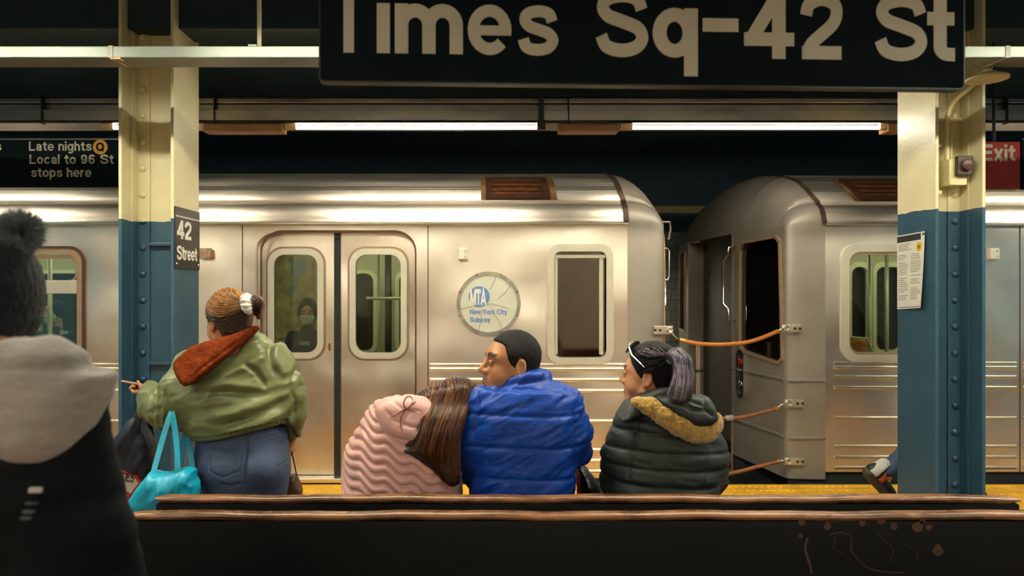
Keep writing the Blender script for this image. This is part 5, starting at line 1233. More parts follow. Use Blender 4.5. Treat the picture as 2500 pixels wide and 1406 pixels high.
fh = lambda P: slab(P, hoodw, 2.63, .07, .035, .8, at(1670, 0, 2.63)[0], .2)
def dhw(v, N):
    d = .002 * fbm(v * 30, 7)
    for p in (((1650, 975), (1690, 1000), (1722, 1004)), ((1722, 968), (1722, 1000), (1745, 1018)), ((1665, 968), (1700, 985), (1720, 992))): d = d - fold(v, 2.56, p, .007, .009)
    return d
sculpt('hood', OLIVE, dark_w, fh, *box_of(hoodw, 2.63, .2), h=.006, disp=dhw)
fp = [(1556, 982, .024), (1590, 993, .030), (1625, 1014, .036), (1660, 1036, .040), (1695, 1052, .040), (1725, 1052, .036), (1743, 1035, .028), (1748, 1018, .018)]
ffur = lambda P: chain(P, [at(a, b, 2.595 + .0004 * abs(a - 1650)) for a, b, r in fp], [r for a, b, r in fp], .03)
sculpt('fleece_trim', FURG, dark_w, ffur, at(1530, 1090, 2.6) - V3(.03, .12, .0), at(1780, 960, 2.6) + V3(.03, .12, .02), .005, lambda v, N: .0055 * np.abs(fbm(v * 75, 4)) * 1.6 - .002)
sculpt('trousers', BLACKC, dark_w, lambda P: legs_sdf(P, jw), *bounds({k: v for k, v in jw.items() if k[:3] in ('hip', 'kne', 'ank')}, None, .16), h=.01); shoes(jw, dark_w, SHOE)
def whair(P, off=.012):
    L = hw_.loc(P); d = ell(L, (-.014, 0, .048), (.098 + off, .078 + off, .088 + off)); d = smin(d, ell(L, (-.055, 0, -.02), (.055, .055, .06)), .03)
    ul = np.interp(L[:, 0], [-.12, -.05, -.035, -.030, .0, .012, .030, .05, .072, .10], [-.09, -.07, -.02, .032, .036, -.005, .015, .045, .078, .098])
    return smax(d, (ul - L[:, 2]) * .8, .008)
sculpt('hair', HAIRD, dark_w, whair, *box_head(hw_, .18), h=.0048, disp=lambda v, N: .0015 * fbm(v * 120, 3))
tailp = [(1638, 868, .018, 2.66), (1654, 866, .024, 2.65), (1667, 888, .032, 2.63), (1669, 925, .036, 2.61), (1662, 955, .036, 2.59), (1653, 972, .026, 2.58)]
wtail = lambda P: chain(P, [at(a, b, y) for a, b, r, y in tailp], [r for a, b, r, y in tailp], .03)
sculpt('ponytail', mat('ash_lilac_hair', '#33292f', .38), dark_w, wtail, at(1590, 1000, 2.62) - V3(.03, .14, 0), at(1720, 835, 2.62) + V3(.03, .14, .02), .006, lambda v, N: .003 * fbm(np.stack([v[:, 0] * 110, v[:, 1] * 60, v[:, 2] * 8], 1), 5))
for mm, n in ((HAIRP, 60), (HAIRPL, 24), (HAIRD, 26)):
    strands('hair_strands', mm, dark_w, lines(wtail, [(1638, 864), (1645, 860), (1654, 856), (1662, 858)], [(1630, 962), (1648, 975), (1668, 978), (1686, 964)], [[(1647, 882), (1657, 878), (1670, 876), (1683, 884)], [(1645, 925), (1660, 930), (1675, 930), (1690, 925)]], int(n * 1.6), 2.45, 2.8, 3), .0017)
hwall = lambda P: whair(P) - .001
for mm, n in ((HAIRP, 34), (HAIRPL, 8)):
    strands('hair_strands', mm, dark_w, lines(hwall, [(1556, 858), (1580, 848), (1610, 846)], [(1634, 866), (1632, 872), (1630, 880)], [[(1585, 870), (1600, 860), (1622, 856)]], n, 2.5, 2.9, 4), .0015)
strands('hair_strands', HAIRD, dark_w, lines(hwall, [(1548, 880), (1556, 900), (1575, 915), (1600, 930)], [(1634, 868), (1632, 874), (1632, 878), (1636, 884)], [[(1585, 880), (1595, 893), (1605, 903), (1620, 915)]], 50, 2.5, 2.9, 4), .0015)
tie = [at(1637, 858, 2.655), at(1646, 872, 2.635), at(1640, 888, 2.64), at(1630, 878, 2.67), at(1637, 858, 2.655)]
MB().tube(catmull(tie, 6), .009, 8).build('hair_tie', BLACKC, dark_w, smooth=True)
strands('hair_strands', HAIRD, dark_w, lines(hwall, [(1552, 872), (1560, 856), (1580, 847), (1605, 845)], [(1634, 870), (1634, 867), (1635, 864), (1636, 861)], [[(1590, 872), (1592, 862), (1605, 855), (1622, 852)]], 60, 2.5, 2.9, 3), .0016)
# sunglasses pushed up into the hair
sg = tag(empty('sunglasses', at(1558, 862, 2.70)), 'dark sunglasses pushed up on the head of the woman in the parka', 'sunglasses')
LENS = mat('dark_lens', '#090a0c', .08, coat=.5); WIRE = mat('silver_frame', (.7, .68, .62, 1), .2, 1.0)
for s in (1, -1):
    c = hw_.w(.078, s * .036, .116); F = hw_.F; n = F @ np.array((.88, s * .15, .42)); n /= np.linalg.norm(n); a = F @ np.array((0, 1, 0)); a -= n * (a @ n); a /= np.linalg.norm(a); b = np.cross(n, a)
    M = Matrix((tuple((a[0], n[0], b[0], c[0])), (a[1], n[1], b[1], c[1]), (a[2], n[2], b[2], c[2]), (0, 0, 0, 1)))
    m = MB(); pts = rrect(-.028, .028, -.023, .021, .018, 5); m.plate([pts], .0, .004, M); le = m.build('lens', LENS, sg)
    MB().tube([M @ Vector((p[0], .002, p[1])) for p in pts + pts[:1]], .0025, 6).build('rim', WIRE if s > 0 else LENS, sg)
    MB().tube([hw_.w(.072, s * .066, .122), hw_.w(.05, s * .088, .092), hw_.w(-.005, s * .098, .050)], .0024, 6).build('temple_arm', WIRE, sg)
MB().tube([hw_.w(.092, .008, .121), hw_.w(.096, 0, .124), hw_.w(.092, -.008, .121)], .0025, 6).build('bridge', WIRE, sg)

# ================= the standing woman in the olive bomber jacket
Yo = 3.20
fdir = np.array((-.72, .69, -.05)); ho = Head((0, 0, 0), fdir, (.06, -.1, 1), 1.06); ear = at(519, 791, 3.10); ho.o = (ear - ho.F @ (np.array((-.012, .080, .002)) * 1.06)).astype(np.float32)
jo = {'hip': at(592, 1110, Yo), 'chest': at(575, 960, Yo), 'neck': at(560, 855, 3.18)}
jo['shL'] = at(478, 905, 3.20); jo['elL'] = at(420, 1005, 3.16); jo['wrL'] = at(366, 953, 3.38)
jo['shR'] = at(672, 900, 3.2); jo['elR'] = at(718, 990, 3.2); jo['wrR'] = at(708, 1070, 3.36)
for n, p in (('L', 540), ('R', 645)):
    x = (p - PCX) * Yo / FPX; jo['hip' + n] = np.array((x, Yo, .82)); jo['knee' + n] = np.array((x, Yo + .02, .46)); jo['ank' + n] = np.array((x, Yo, .09)); jo['toe' + n] = np.array((x - .03, Yo + .16, .035))
hands = [((jo['wrL'], (-.96, .22, -.05), (0, -.15, 1), (0, -1, .2)), dict(curl=1.75, k=.84, tup=.9)), ((jo['wrR'], (.0, .2, -1), (-1, .3, 0), (-.3, 1, 0)), dict(curl=1.3, k=.9))]
olive = make_body('woman in an olive bomber jacket and jeans standing with a phone', jo, ho, lin('#b57d58'), True, hands, h=.0052)
orow = pxrows(Yo, [(815, 572, 634, .06), (835, 540, 662, .09), (862, 490, 690, .125), (890, 462, 702, .145), (930, 448, 708, .16), (975, 448, 712, .17), (1020, 455, 712, .17), (1050, 462, 708, .165), (1075, 470, 702, .155), (1100, 480, 696, .14)])
def bomber(P):
    d = loft(P, orow, 2.3)
    zl = np.interp(P[:, 0], [at(p, 0, Yo)[0] for p in (470, 560, 640, 700)], [at(0, q, 3.05)[2] for q in (1096, 1082, 1062, 1050)]); d = smax(d, zl - P[:, 2], .03)
    d = smin(d, chain(P, (jo['shL'] + V3(-.02, 0, .01), at(440, 960, 3.15), at(417, 1000, 3.15)), (.085, .088, .085), .03), .06)
    d = smin(d, chain(P, (at(413, 1000, 3.15), at(382, 985, 3.24), at(364, 957, 3.35)), (.084, .078, .047), .03), .03)
    d = smin(d, chain(P, (jo['shR'] + V3(-.01, 0, .01), at(700, 950, 3.2), at(714, 995, 3.22)), (.085, .075, .066), .03), .05)
    d = smin(d, chain(P, (at(714, 998, 3.22), at(708, 1060, 3.34)), (.064, .045), .03), .02)
    return smax(d, -cone(P, ho.w(-.03, 0, -.05), ho.w(-.045, 0, -.18), .06, .055), .02)
def dbomb(v, N):
    d = crease(v, .45, 4.0, 12, .0085, 21) + crease(v, .15, 8, 34, .0022, 5)
    F = lambda p, w, a: fold(v, 3.05, p, w, a)
    d = d + F(((520, 935), (575, 905), (620, 885), (650, 870)), .022, .016) - F(((585, 887), (620, 905), (640, 935), (645, 950)), .010, .018)
    d = d + F(((505, 945), (560, 938), (640, 950)), .02, .014) - F(((480, 958), (560, 955), (640, 962)), .016, .014)
    d = d + F(((655, 835), (662, 880), (690, 930)), .018, .012) - F(((640, 830), (648, 880), (672, 930)), .014, .012)
    d = d + F(((500, 1020), (580, 1005), (660, 975), (700, 960)), .02, .014) + F(((540, 1055), (620, 1040), (690, 1005)), .018, .012) - F(((520, 1040), (600, 1025), (690, 985)), .014, .012)
    d = d - F(((705, 880), (700, 930), (706, 990), (700, 1040)), .010, .014)
    for p in (((372, 940), (382, 970), (388, 1030)), ((392, 945), (402, 985), (400, 1040)), ((412, 950), (420, 990), (412, 1045))): d = d - fold(v, 3.1, p, .008, .012) + fold(v, 3.1, [(a - 10, b) for a, b in p], .009, .008)
    zl = np.interp(v[:, 0], [at(p, 0, Yo)[0] for p in (470, 560, 640, 700)], [at(0, q, 3.05)[2] for q in (1075, 1062, 1042, 1030)]); band = (v[:, 2] < zl) & (v[:, 2] < at(0, 1000, 3.05)[2]) & (v[:, 0] > at(455, 0, 3.1)[0]) & (v[:, 0] < at(697, 0, 3.1)[0])
    return np.where(band, .0025 * np.sin(v[:, 0] * 2 * PI / .012) - .008, d)
sculpt('jacket', GREEN, olive, bomber, (at(320, 0, 3.2)[0], 2.93, at(0, 1120, 3.2)[2]), (at(775, 0, 3.2)[0], 3.48, at(0, 790, 3.2)[2]), .0062, dbomb, slack=2.0)
ocol = [(423, 886), (440, 868), (467, 845), (521, 829), (576, 812), (612, 797), (618, 806), (600, 830), (567, 860), (530, 892), (503, 915), (470, 938), (452, 930), (432, 908)]
ocol = [tuple(p) for p in catmull(ocol, 3, True)]
oc = lambda P: slab(P, ocol, 3.045, .055, .03, .75, at(560, 0, 3.05)[0], .42)
sculpt('shearling_collar', FURB, olive, oc, *box_of(ocol, 3.06, .25), h=.0055, disp=lambda v, N: .004 * fbm(v * 55, 3) - fold(v, 2.98, ((590, 822), (540, 860), (490, 900), (460, 930)), .008, .010), slack=2.4)
ohips = pxrows(3.21, [(1035, 490, 694, .13), (1065, 484, 699, .14), (1110, 481, 704, .165), (1150, 483, 704, .17), (1185, 488, 696, .16), (1215, 495, 688, .14)])
def jeans(P):
    d = loft(P, ohips, 2.3)
    for n in 'LR': d = smin(d, chain(P, (jo['hip' + n] + V3(0, 0, -.12), jo['knee' + n], jo['ank' + n]), (.105, .075, .06), .03), .04)
    for p in (545, 642): d = smin(d, ell(P, at(p, 1140, 3.12), (.085, .09, .085)), .05)
    return d
def djean(v, N):
    F = lambda p, w, a: fold(v, 3.03, p, w, a)
    d = -F(((592, 1050), (595, 1100), (597, 1150), (600, 1200)), .007, .010) + .0015 * fbm(v * 40, 2)
    for p in (((508, 1098), (585, 1103)), ((508, 1098), (512, 1150), (545, 1165), (582, 1152), (585, 1103)), ((655, 1098), (700, 1090)), ((655, 1098), (668, 1145), (695, 1140)), ((484, 1078), (592, 1085), (700, 1066))): d = d - F(p, .003, .004)
    return d - F(((530, 1180), (560, 1190), (590, 1182)), .008, .008)
sculpt('jeans', DENIM, olive, jeans, (at(460, 0, 3.2)[0], 2.95, .04), (at(730, 0, 3.2)[0], 3.48, at(0, 1020, 3.2)[2]), .0052, djean)
shoes(jo, olive, SHOE)
def ohair(P, off=.014):
    L = ho.loc(P); d = ell(L, (-.016, 0, .046), (.100 + off, .078 + off, .090 + off)); d = smin(d, ell(L, (-.06, 0, -.03), (.06, .062, .07)), .03)
    ul = np.interp(L[:, 0], [-.12, -.05, -.036, -.030, .0, .010, .030, .05, .072, .10], [-.11, -.085, -.03, .034, .036, .0, .005, .035, .07, .095]); return smax(d * 1.06, (ul - L[:, 2]) * .8, .008)
sculpt('hair', HAIRM, olive, ohair, *box_head(ho, .2), h=.005, disp=lambda v, N: .002 * fbm(v * 90, 3))
for mm, n in ((HAIRL, 75), (HAIRBL, 55), (HAIRM, 40)):
    strands('hair_strands', mm, olive, lines(ohair, [(500, 752), (503, 735), (520, 712), (545, 702), (575, 706), (592, 718)], [(598, 752), (598, 748), (598, 745), (598, 742), (597, 740), (597, 738)], [[(530, 772), (530, 748), (545, 728), (562, 718), (582, 718), (596, 726)]], int(n * 1.5), 2.9, 3.3, 4), .002)
for mm, n in ((HAIRM, 40), (HAIRB, 60)):
    strands('hair_strands', mm, olive, lines(ohair, [(498, 745), (500, 765), (506, 780), (530, 802), (555, 815), (585, 812)], [(597, 750), (597, 752), (597, 756), (598, 758), (600, 760), (602, 762)], [[(535, 770), (540, 778), (548, 788), (560, 797), (578, 800), (596, 795)]], n, 2.9, 3.3, 4), .002)
stray = [cast(lambda P: np.minimum(ohair(P), ho.sdf(P, True)), [tuple(p) for p in catmull(q, 6)], 2.9, 3.4, .004) for q in (((497, 745), (500, 765), (508, 785), (505, 805)), ((503, 740), (512, 758), (510, 780), (516, 806)))]
strands('loose_lock', HAIRBL, olive, [c for c in stray if len(c) > 3], .002)
scr = lambda P: ell(P, at(606, 742, 3.04), (.027, .055, .047), np.array(((.95, 0, .3), (0, 1, 0), (-.3, 0, .95))).T)
sculpt('scrunchie', mat('white_scrunchie', '#e2dfd6', .9, bump=.6, bscale=60), olive, scr, at(606, 742, 3.04) - .1, at(606, 742, 3.04) + .1, .005, lambda v, N: .004 * np.sin(np.arctan2(v[:, 2] - at(606, 742, 3.04)[2], v[:, 1] - 3.04) * 14))
bun = lambda P: smin(ell(P, at(624, 742, 3.06), (.036, .045, .040)), cone(P, at(624, 748, 3.06), at(632, 772, 3.06), .026, .014), .02)
sculpt('hair_bun', HAIRM, olive, bun, at(622, 745, 3.06) - .1, at(622, 745, 3.06) + .1, .005, lambda v, N: .004 * fbm(v * 80, 6))
strands('hair_strands', HAIRB, olive, lines(bun, [(612, 728), (622, 722), (634, 728)], [(612, 762), (622, 768), (632, 764)], [[(620, 745), (630, 745), (637, 745)]], 30, 2.85, 3.2, 3), .002)
wire = cast(lambda P: ho.sdf(P, True), [(517, 792), (512, 800), (511, 812), (515, 825)], 2.9, 3.4, .003)
if len(wire) > 2: MB().tube(wire, .0016, 5).build('earphone_wire', WHITE, olive)
# phone in her raised hand
ph = tag(empty('smartphone', at(334, 935, 3.38)), 'flat smartphone held in the left hand of the standing woman', 'phone')
pc = at(336, 937, 3.40); d1 = at(314, 932, 3.41) - at(353, 939, 3.39); d1 /= np.linalg.norm(d1); n_ = np.array((0, .30, .95)); n_ -= d1 * (n_ @ d1); n_ /= np.linalg.norm(n_); w_ = np.cross(n_, d1)
PMx = Matrix(((d1[0], n_[0], w_[0], pc[0]), (d1[1], n_[1], w_[1], pc[1]), (d1[2], n_[2], w_[2], pc[2]), (0, 0, 0, 1)))
MB().plate([rrect(-.072, .072, -.035, .035, .009)], -.005, .004, PMx).build('case', mat('rose_phone_case', '#b08a78', .35, .3), ph)
MB().plate([rrect(-.068, .068, -.032, .032, .007)], .004, .0052, PMx).build('screen', mat('phone_glass', '#101214', .1), ph)

# ---- bags
TEAL = mat('turquoise_plastic', '#0b90b0', .38, var=.14, vscale=7, bump=.5, bscale=9, bstretch=(1, 1, 1))
def ribbon(mb, pts, w, th=.002):
    P = catmull(pts, 6); n = len(P)
    vs = []
    for i, p in enumerate(P):
        t = P[min(i + 1, n - 1)] - P[max(i - 1, 0)]; t = t / np.linalg.norm(t); s = np.cross(t, (0, 1, 0)); s = s / np.linalg.norm(s) * w / 2
        vs += [p - s + V3(0, -th, 0), p + s + V3(0, -th, 0), p + s + V3(0, th, 0), p - s + V3(0, th, 0)]
    fs = [(4 * i + k, 4 * i + (k + 1) % 4, 4 * i + 4 + (k + 1) % 4, 4 * i + 4 + k) for i in range(n - 1) for k in range(4)] + [(0, 1, 2, 3), (4 * n - 4, 4 * n - 3, 4 * n - 2, 4 * n - 1)]
    return mb.add(vs, fs)
tb_ = [(371, 1149), (398, 1160), (448, 1143), (474, 1149), (480, 1202), (478, 1290), (440, 1330), (370, 1335), (318, 1310), (302, 1283), (312, 1226), (339, 1188)]
Yt = 2.98
def dteal(v, N): return wrink(v, .9, 6, 22, .010, 13) - fold(v, 2.95, ((440, 1150), (436, 1180), (432, 1215)), .007, .008) + fold(v, 2.95, ((380, 1160), (400, 1190), (390, 1230)), .02, .012) + fold(v, 2.95, ((460, 1155), (455, 1175), (470, 1195)), .012, .008)
t = sculpt('tote_bag', TEAL, None, lambda P: slab(P, tb_, Yt, .075, .06, .4, at(390, 0, Yt)[0]), *box_of(tb_, Yt, .16), h=.006, disp=dteal)
tag(t, 'turquoise tote bag hanging by its straps from an elbow, partly behind the benches', 'bag')
for pts in (((374, 1156, 2.96), (392, 1090, 3.0), (410, 1030, 3.03), (420, 1005, 3.045)), ((434, 1190, 2.945), (434, 1140, 2.95), (430, 1070, 3.0), (420, 1005, 3.045)), ((472, 1156, 3.06), (466, 1110, 3.09), (455, 1060, 3.12)), ((436, 1150, 3.10), (446, 1090, 3.12), (455, 1045, 3.13))):
    ribbon(MB(), [at(*p) for p in pts], .024).build('strap', TEAL, t)
NAVY = mat('dark_navy_bag', '#141d2b', .55, var=.2, vscale=7, bump=.4, bscale=14)
bb = [(338, 1010), (352, 1040), (374, 1075), (384, 1140), (382, 1210), (362, 1262), (318, 1270), (284, 1245), (266, 1180), (252, 1120), (256, 1090), (292, 1060), (318, 1025)]
Yk = 3.40
t = sculpt('shopping_bag', NAVY, None, lambda P: slab(P, bb, Yk, .07, .055), *box_of(bb, Yk, .15), h=.0065, disp=lambda v, N: wrink(v, 1.1, 6, 22, .010, 31) + fold(v, 3.3, ((340, 985), (305, 1060), (270, 1110)), .02, .01))
tag(t, 'dark navy shopping bag with a white red-edged panel hanging from the phone hand', 'bag')
for pts in (((352, 958, 3.40), (338, 1000, 3.36), (300, 1055, 3.35), (262, 1098, 3.36)), ((354, 960, 3.41), (352, 1000, 3.40), (355, 1050, 3.36), (366, 1090, 3.345)), ((356, 960, 3.42), (362, 1010, 3.44), (372, 1070, 3.46))):
    ribbon(MB(), [at(*p) for p in pts], .022).build('strap', NAVY, t)
pp = [(283, 1146), (332, 1164), (344, 1180), (318, 1215), (300, 1243), (287, 1240)]
def bag_face(P): return slab(P, bb, Yk, .07, .055) - .012
yfc = 3.312
MB().plate([[tuple(at(a, b, yfc)[[0, 2]]) for a, b in pp]], yfc, yfc + .03).build('red_edge', mat('red_print', '#a02a22', .5), t)
qq = [(287, 1152), (329, 1167), (338, 1180), (314, 1211), (298, 1236), (290, 1234)]
pn = MB().plate([[tuple(at(a, b, yfc)[[0, 2]]) for a, b in qq]], yfc - .002, yfc + .01).build('white_panel', mat('white_print', '#b9aa9e', .5), t)
RM = lambda px, py, ang: Matrix.Translation(Vector(at(px, py, yfc))) @ Matrix.Rotation(ang, 4, 'Y') @ Matrix.Translation(Vector((0, -.0, 0)))
lt = MB(); lettering(lt, 'GUES', 0, 0, .043, -.004, -.002, w=.16, gap=.06, squeeze=.50, M=RM(289, 1173, .12)); lt.build('lettering', mat('printed_black', '#26272a'), pn)
lt = MB(); lettering(lt, '?', 0, 0, .072, -.004, -.002, w=.2, squeeze=.9, M=RM(291, 1232, .25)); lt.build('question_mark', MATS['red_print'], pn)
BROWNB = mat('brown_leather', '#4a2c1a', .45, var=.2, vscale=12)
ps = [(692, 1190), (704, 1160), (722, 1158), (736, 1192), (738, 1300), (690, 1300)]
t = sculpt('handbag', BROWNB, None, lambda P: slab(P, ps, 3.46, .05, .03), *box_of(ps, 3.46, .12), h=.007, disp=lambda v, N: .003 * fbm(v * 30, 3)); tag(t, 'brown handbag on thin black cords beside the right hip of the standing woman', 'bag')
MB().tube(catmull([at(707, 1082, 3.37), at(716, 1120, 3.36), at(724, 1160, 3.45)], 6), .003, 6).build('cord', RUBBER, t); MB().tube(catmull([at(704, 1084, 3.38), at(706, 1120, 3.38), at(708, 1165, 3.46)], 6), .003, 6).build('cord', RUBBER, t)
mb_ = [(1408, 1134), (1420, 1130), (1440, 1150), (1458, 1180), (1466, 1210), (1460, 1322), (1416, 1322), (1412, 1200)]
t = sculpt('backpack', BLACKC, None, lambda P: slab(P, mb_, 2.99, .10, .05), *box_of(mb_, 2.99, .18), h=.007, disp=lambda v, N: .004 * fbm(v * 20, 3)); tag(t, 'black bag with a grey stripe beside the man in blue', 'bag')
fb = lambda P: slab(P, mb_, 2.99, .10, .05)
for nm, mm, pts, w in (('stripe', mat('grey_reflective_stripe', '#8d9294', .35, .4), ((1412, 1132), (1424, 1150), (1434, 1170), (1440, 1190)), .012), ('red_side', mat('red_print', '#a02a22'), ((1414, 1155), (1413, 1180), (1413, 1215)), .016)):
    c = cast(fb, pts, 2.7, 3.1, .006); ribbon(MB(), c, w, .006).build(nm, mm, t)

# ================= the passer-by close to the camera, in bobble hat and grey hood
Yp = 1.5
hp_ = Head(at(-18, 750, 1.5), (-.15, 1, -.03), (0, 0, 1), .93); jp = {}
A = lambda a, b, y=Yp: at(a, b, y)
x0 = A(0, 0)[0]
jp['hip'] = np.array((x0, Yp, .90)); jp['chest'] = np.array((x0, Yp, 1.18)); jp['neck'] = np.array((x0, Yp, 1.39))
jp['shL'] = np.array((x0 - .18, Yp, 1.30)); jp['shR'] = np.array((x0 + .148, Yp, 1.30)); jp['elL'] = np.array((x0 - .21, Yp + .02, 1.02)); jp['elR'] = np.array((x0 + .19, Yp + .02, 1.02)); jp['wrL'] = np.array((x0 - .22, Yp + .14, .80)); jp['wrR'] = np.array((x0 + .20, Yp + .16, .80))
for n, s in (('L', -1), ('R', 1)):
    jp['hip' + n] = np.array((x0 + s * .09, Yp, .86)); jp['knee' + n] = np.array((x0 + s * .10, Yp + .03, .48)); jp['ank' + n] = np.array((x0 + s * .10, Yp, .09)); jp['toe' + n] = np.array((x0 + s * .11, Yp + .16, .035))
hands = [((jp['wr' + n], (0, .25, -1), (-s, .2, 0), (s * .2, 1, 0)), dict(curl=.55)) for n, s in (('L', -1), ('R', 1))]
passer = make_body('passer-by with back turned in a bobble hat, grey hood and dark coat', jp, hp_, lin('#b0764e'), False, hands, h=.007)
prow = [(.60, x0, Yp, .25, .17), (.80, x0, Yp, .245, .17), (1.0, x0, Yp, .225, .17), (1.15, x0, Yp, .205, .165), (1.26, x0, Yp, .18, .15), (1.34, x0, Yp, .14, .12), (1.39, x0, Yp, .09, .09)]
def pcoat(P):
    d = loft(P, prow, 2.4)
    for n, s in (('L', -1), ('R', 1)): d = smin(d, chain(P, (jp['sh' + n], jp['el' + n] + V3(s * .01, 0, 0), jp['wr' + n] + V3(0, -.01, .03)), (.075, .070, .052), .03), .04)
    return d
COATD = mat('black_navy_coat', '#05090c', .75, spec=.15, var=.2, vscale=5, bump=.2, bscale=25)
sculpt('coat', COATD, passer, pcoat, (x0 - .36, Yp - .24, .56), (x0 + .36, Yp + .32, 1.45), .009, lambda v, N: wrink(v, .25, 6, 18, .007, 41) + fold(v, 1.38, ((140, 1010), (190, 985), (245, 990)), .02, .008))
HEATH = mat('heather_grey_jersey', '#8f8782', .9, var=.14, vscale=22, stretch=(.5, 1, 3), bump=.3, bscale=90, sheen=.3)
hd_ = [(-190, 900), (-120, 860), (-30, 850), (60, 850), (115, 838), (150, 858), (192, 890), (234, 908), (240, 928), (228, 985), (195, 1050), (150, 1100), (110, 1130), (60, 1136), (0, 1110), (-90, 1060), (-160, 990)]
phd = lambda P: smin(slab(P, hd_, 1.405, .085, .07, 1.0, A(40, 0)[0], -.1), chain(P, (at(-70, 880, 1.43), at(40, 872, 1.40), at(125, 868, 1.42), at(190, 905, 1.46)), (.03, .034, .034, .02), .02), .03)
def dphd(v, N): return wrink(v, -.12, 5, 16, .007, 51) - fold(v, 1.33, ((-40, 905), (60, 900), (150, 905), (235, 930)), .010, .010) + fold(v, 1.33, ((-40, 885), (60, 880), (150, 885)), .014, .006) - fold(v, 1.33, ((120, 860), (150, 880), (180, 890)), .008, .006)
sculpt('hood', HEATH, passer, phd, *box_of(hd_, 1.41, .25), h=.0065, disp=dphd)
KNIT = mat('charcoal_knit', '#0c1317', .95, var=.2, vscale=50, bump=.8, bscale=90, sheen=.1)
hat = lambda P: smax(ell(P, at(-18, 715, 1.5), (.091, .112, .135)), -(P[:, 2] - at(0, 838, 1.5)[2]), .03)
sculpt('bobble_hat', KNIT, passer, hat, at(-18, 715, 1.5) - .19, at(-18, 715, 1.5) + .19, .006, lambda v, N: .0025 * np.abs(np.sin(np.arctan2(v[:, 0] - x0, v[:, 1] - Yp) * 26)) + .002 * fbm(v * 60, 2) + .004 * (v[:, 2] < at(0, 775, 1.5)[2]))
pcn = at(48, 566, 1.5); rr = random.Random(5); cs = []
for _ in range(1500):
    d = np.array([rr.gauss(0, 1) for _ in range(3)]); d /= np.linalg.norm(d); L = .046 + rr.random() * .010; b = np.array([rr.gauss(0, .25) for _ in range(3)])
    cs.append([pcn + d * .012, pcn + d * L * .6 + b * .004, pcn + (d + b * .15) * L])
pom = strands('pompom', mat('grey_fur_pompom', '#757c80', .9, var=.3, vscale=40), passer, cs, .0022, 3); pom['kind'] = 'stuff'
sculpt('trousers', BLACKC, passer, lambda P: legs_sdf(P, jp), *bounds({k: v for k, v in jp.items() if k[:3] in ('hip', 'kne', 'ank')}, None, .16), h=.012); shoes(jp, passer, SHOE)
for nm, (a, b, c, d), col_ in (('sleeve_label', (72, 1190, 102, 1202), '#b5b2aa'), ('sleeve_stripe', (64, 1226, 92, 1231), '#4d5254'), ('sleeve_stripe', (56, 1246, 84, 1252), '#555a5b'), ('sleeve_stripe', (50, 1262, 76, 1268), '#4d5254')):
    p = cast(lambda P: pcoat(P) - .010, [(a, (b + d) / 2), ((a + c) / 2, (b + d) / 2), (c, (b + d) / 2)], 1.15, 1.6, .003)
    if len(p) == 3: ribbon(MB(), p, (d - b) * 1.4 / FPX, .003).build(nm, mat('label_' + col_[1:], col_, .6), passer)

# ================= the walker half hidden by the right column
Yq = 4.97
xq = (2262 - PCX) * Yq / FPX
hq = Head((xq + .10, Yq, 1.60), (1, 0, -.05), (0, 0, 1), 1.0); jq = {'hip': np.array((xq, Yq, .93)), 'chest': np.array((xq + .04, Yq, 1.20)), 'neck': np.array((xq + .07, Yq, 1.44))}
for n, s in (('L', 1), ('R', -1)): jq['sh' + n] = np.array((xq + .05, Yq + s * .17, 1.36)); jq['hip' + n] = np.array((xq, Yq + s * .09, .90))
jq['elL'] = np.array((xq + .18, Yq + .20, 1.12)); jq['wrL'] = np.array((xq + .36, Yq + .17, 1.02)); jq['elR'] = np.array((xq - .16, Yq - .20, 1.14)); jq['wrR'] = np.array((xq - .02, Yq - .20, .92))
jq['kneeL'] = np.array((xq + .24, Yq + .08, .50)); jq['ankL'] = np.array((xq + .30, Yq + .08, .09)); jq['toeL'] = np.array((xq + .46, Yq + .08, .035))
jq['kneeR'] = np.array((xq - .05, Yq - .08, .49)); jq['ankR'] = at(2168, 1146, 4.90); jq['toeR'] = at(2158, 1188, 4.90)
hands = [((jq['wr' + n], (.4, 0, -.9), (0, -s, 0), (1, 0, .3)), dict(curl=.7)) for n, s in (('L', 1), ('R', -1))]
walker = make_body('walker in dark jacket and jeans half hidden behind the right column', jq, hq, lin('#a8734e'), False, hands, h=.009)
def qj(P):
    d = chain(P, (jq['hip'] + V3(0, 0, .0), jq['chest'], jq['neck'] + V3(0, 0, -.05)), (.165, .185, .11), .08)
    for n in 'LR': d = smin(d, chain(P, (jq['sh' + n], jq['el' + n], jq['wr' + n] + V3(0, 0, .02)), (.085, .075, .05), .03), .05)
    return smax(d, .83 - P[:, 2], .02)
sculpt('jacket', BLACKC, walker, qj, jq['hip'] - V3(.36, .36, .15), jq['neck'] + V3(.36, .36, .1), .011, lambda v, N: .006 * np.abs(np.sin(v[:, 2] * 60)) + .003 * fbm(v * 18, 3))
sculpt('jeans', DENIM, walker, lambda P: smax(legs_sdf(P, jq, (.10, .075, .058)), .0 * P[:, 2] - 9, .01), *bounds({k: v for k, v in jq.items() if k[:3] in ('hip', 'kne', 'ank')}, None, .16), h=.011, disp=lambda v, N: .006 * fbm(v * 22, 4))
SNK = mat('black_sneaker', '#1a1a1d', .5); ORG = mat('orange_trim', '#c2431a', .5); SOLEW = mat('dark_sole', '#3c332d', .6)
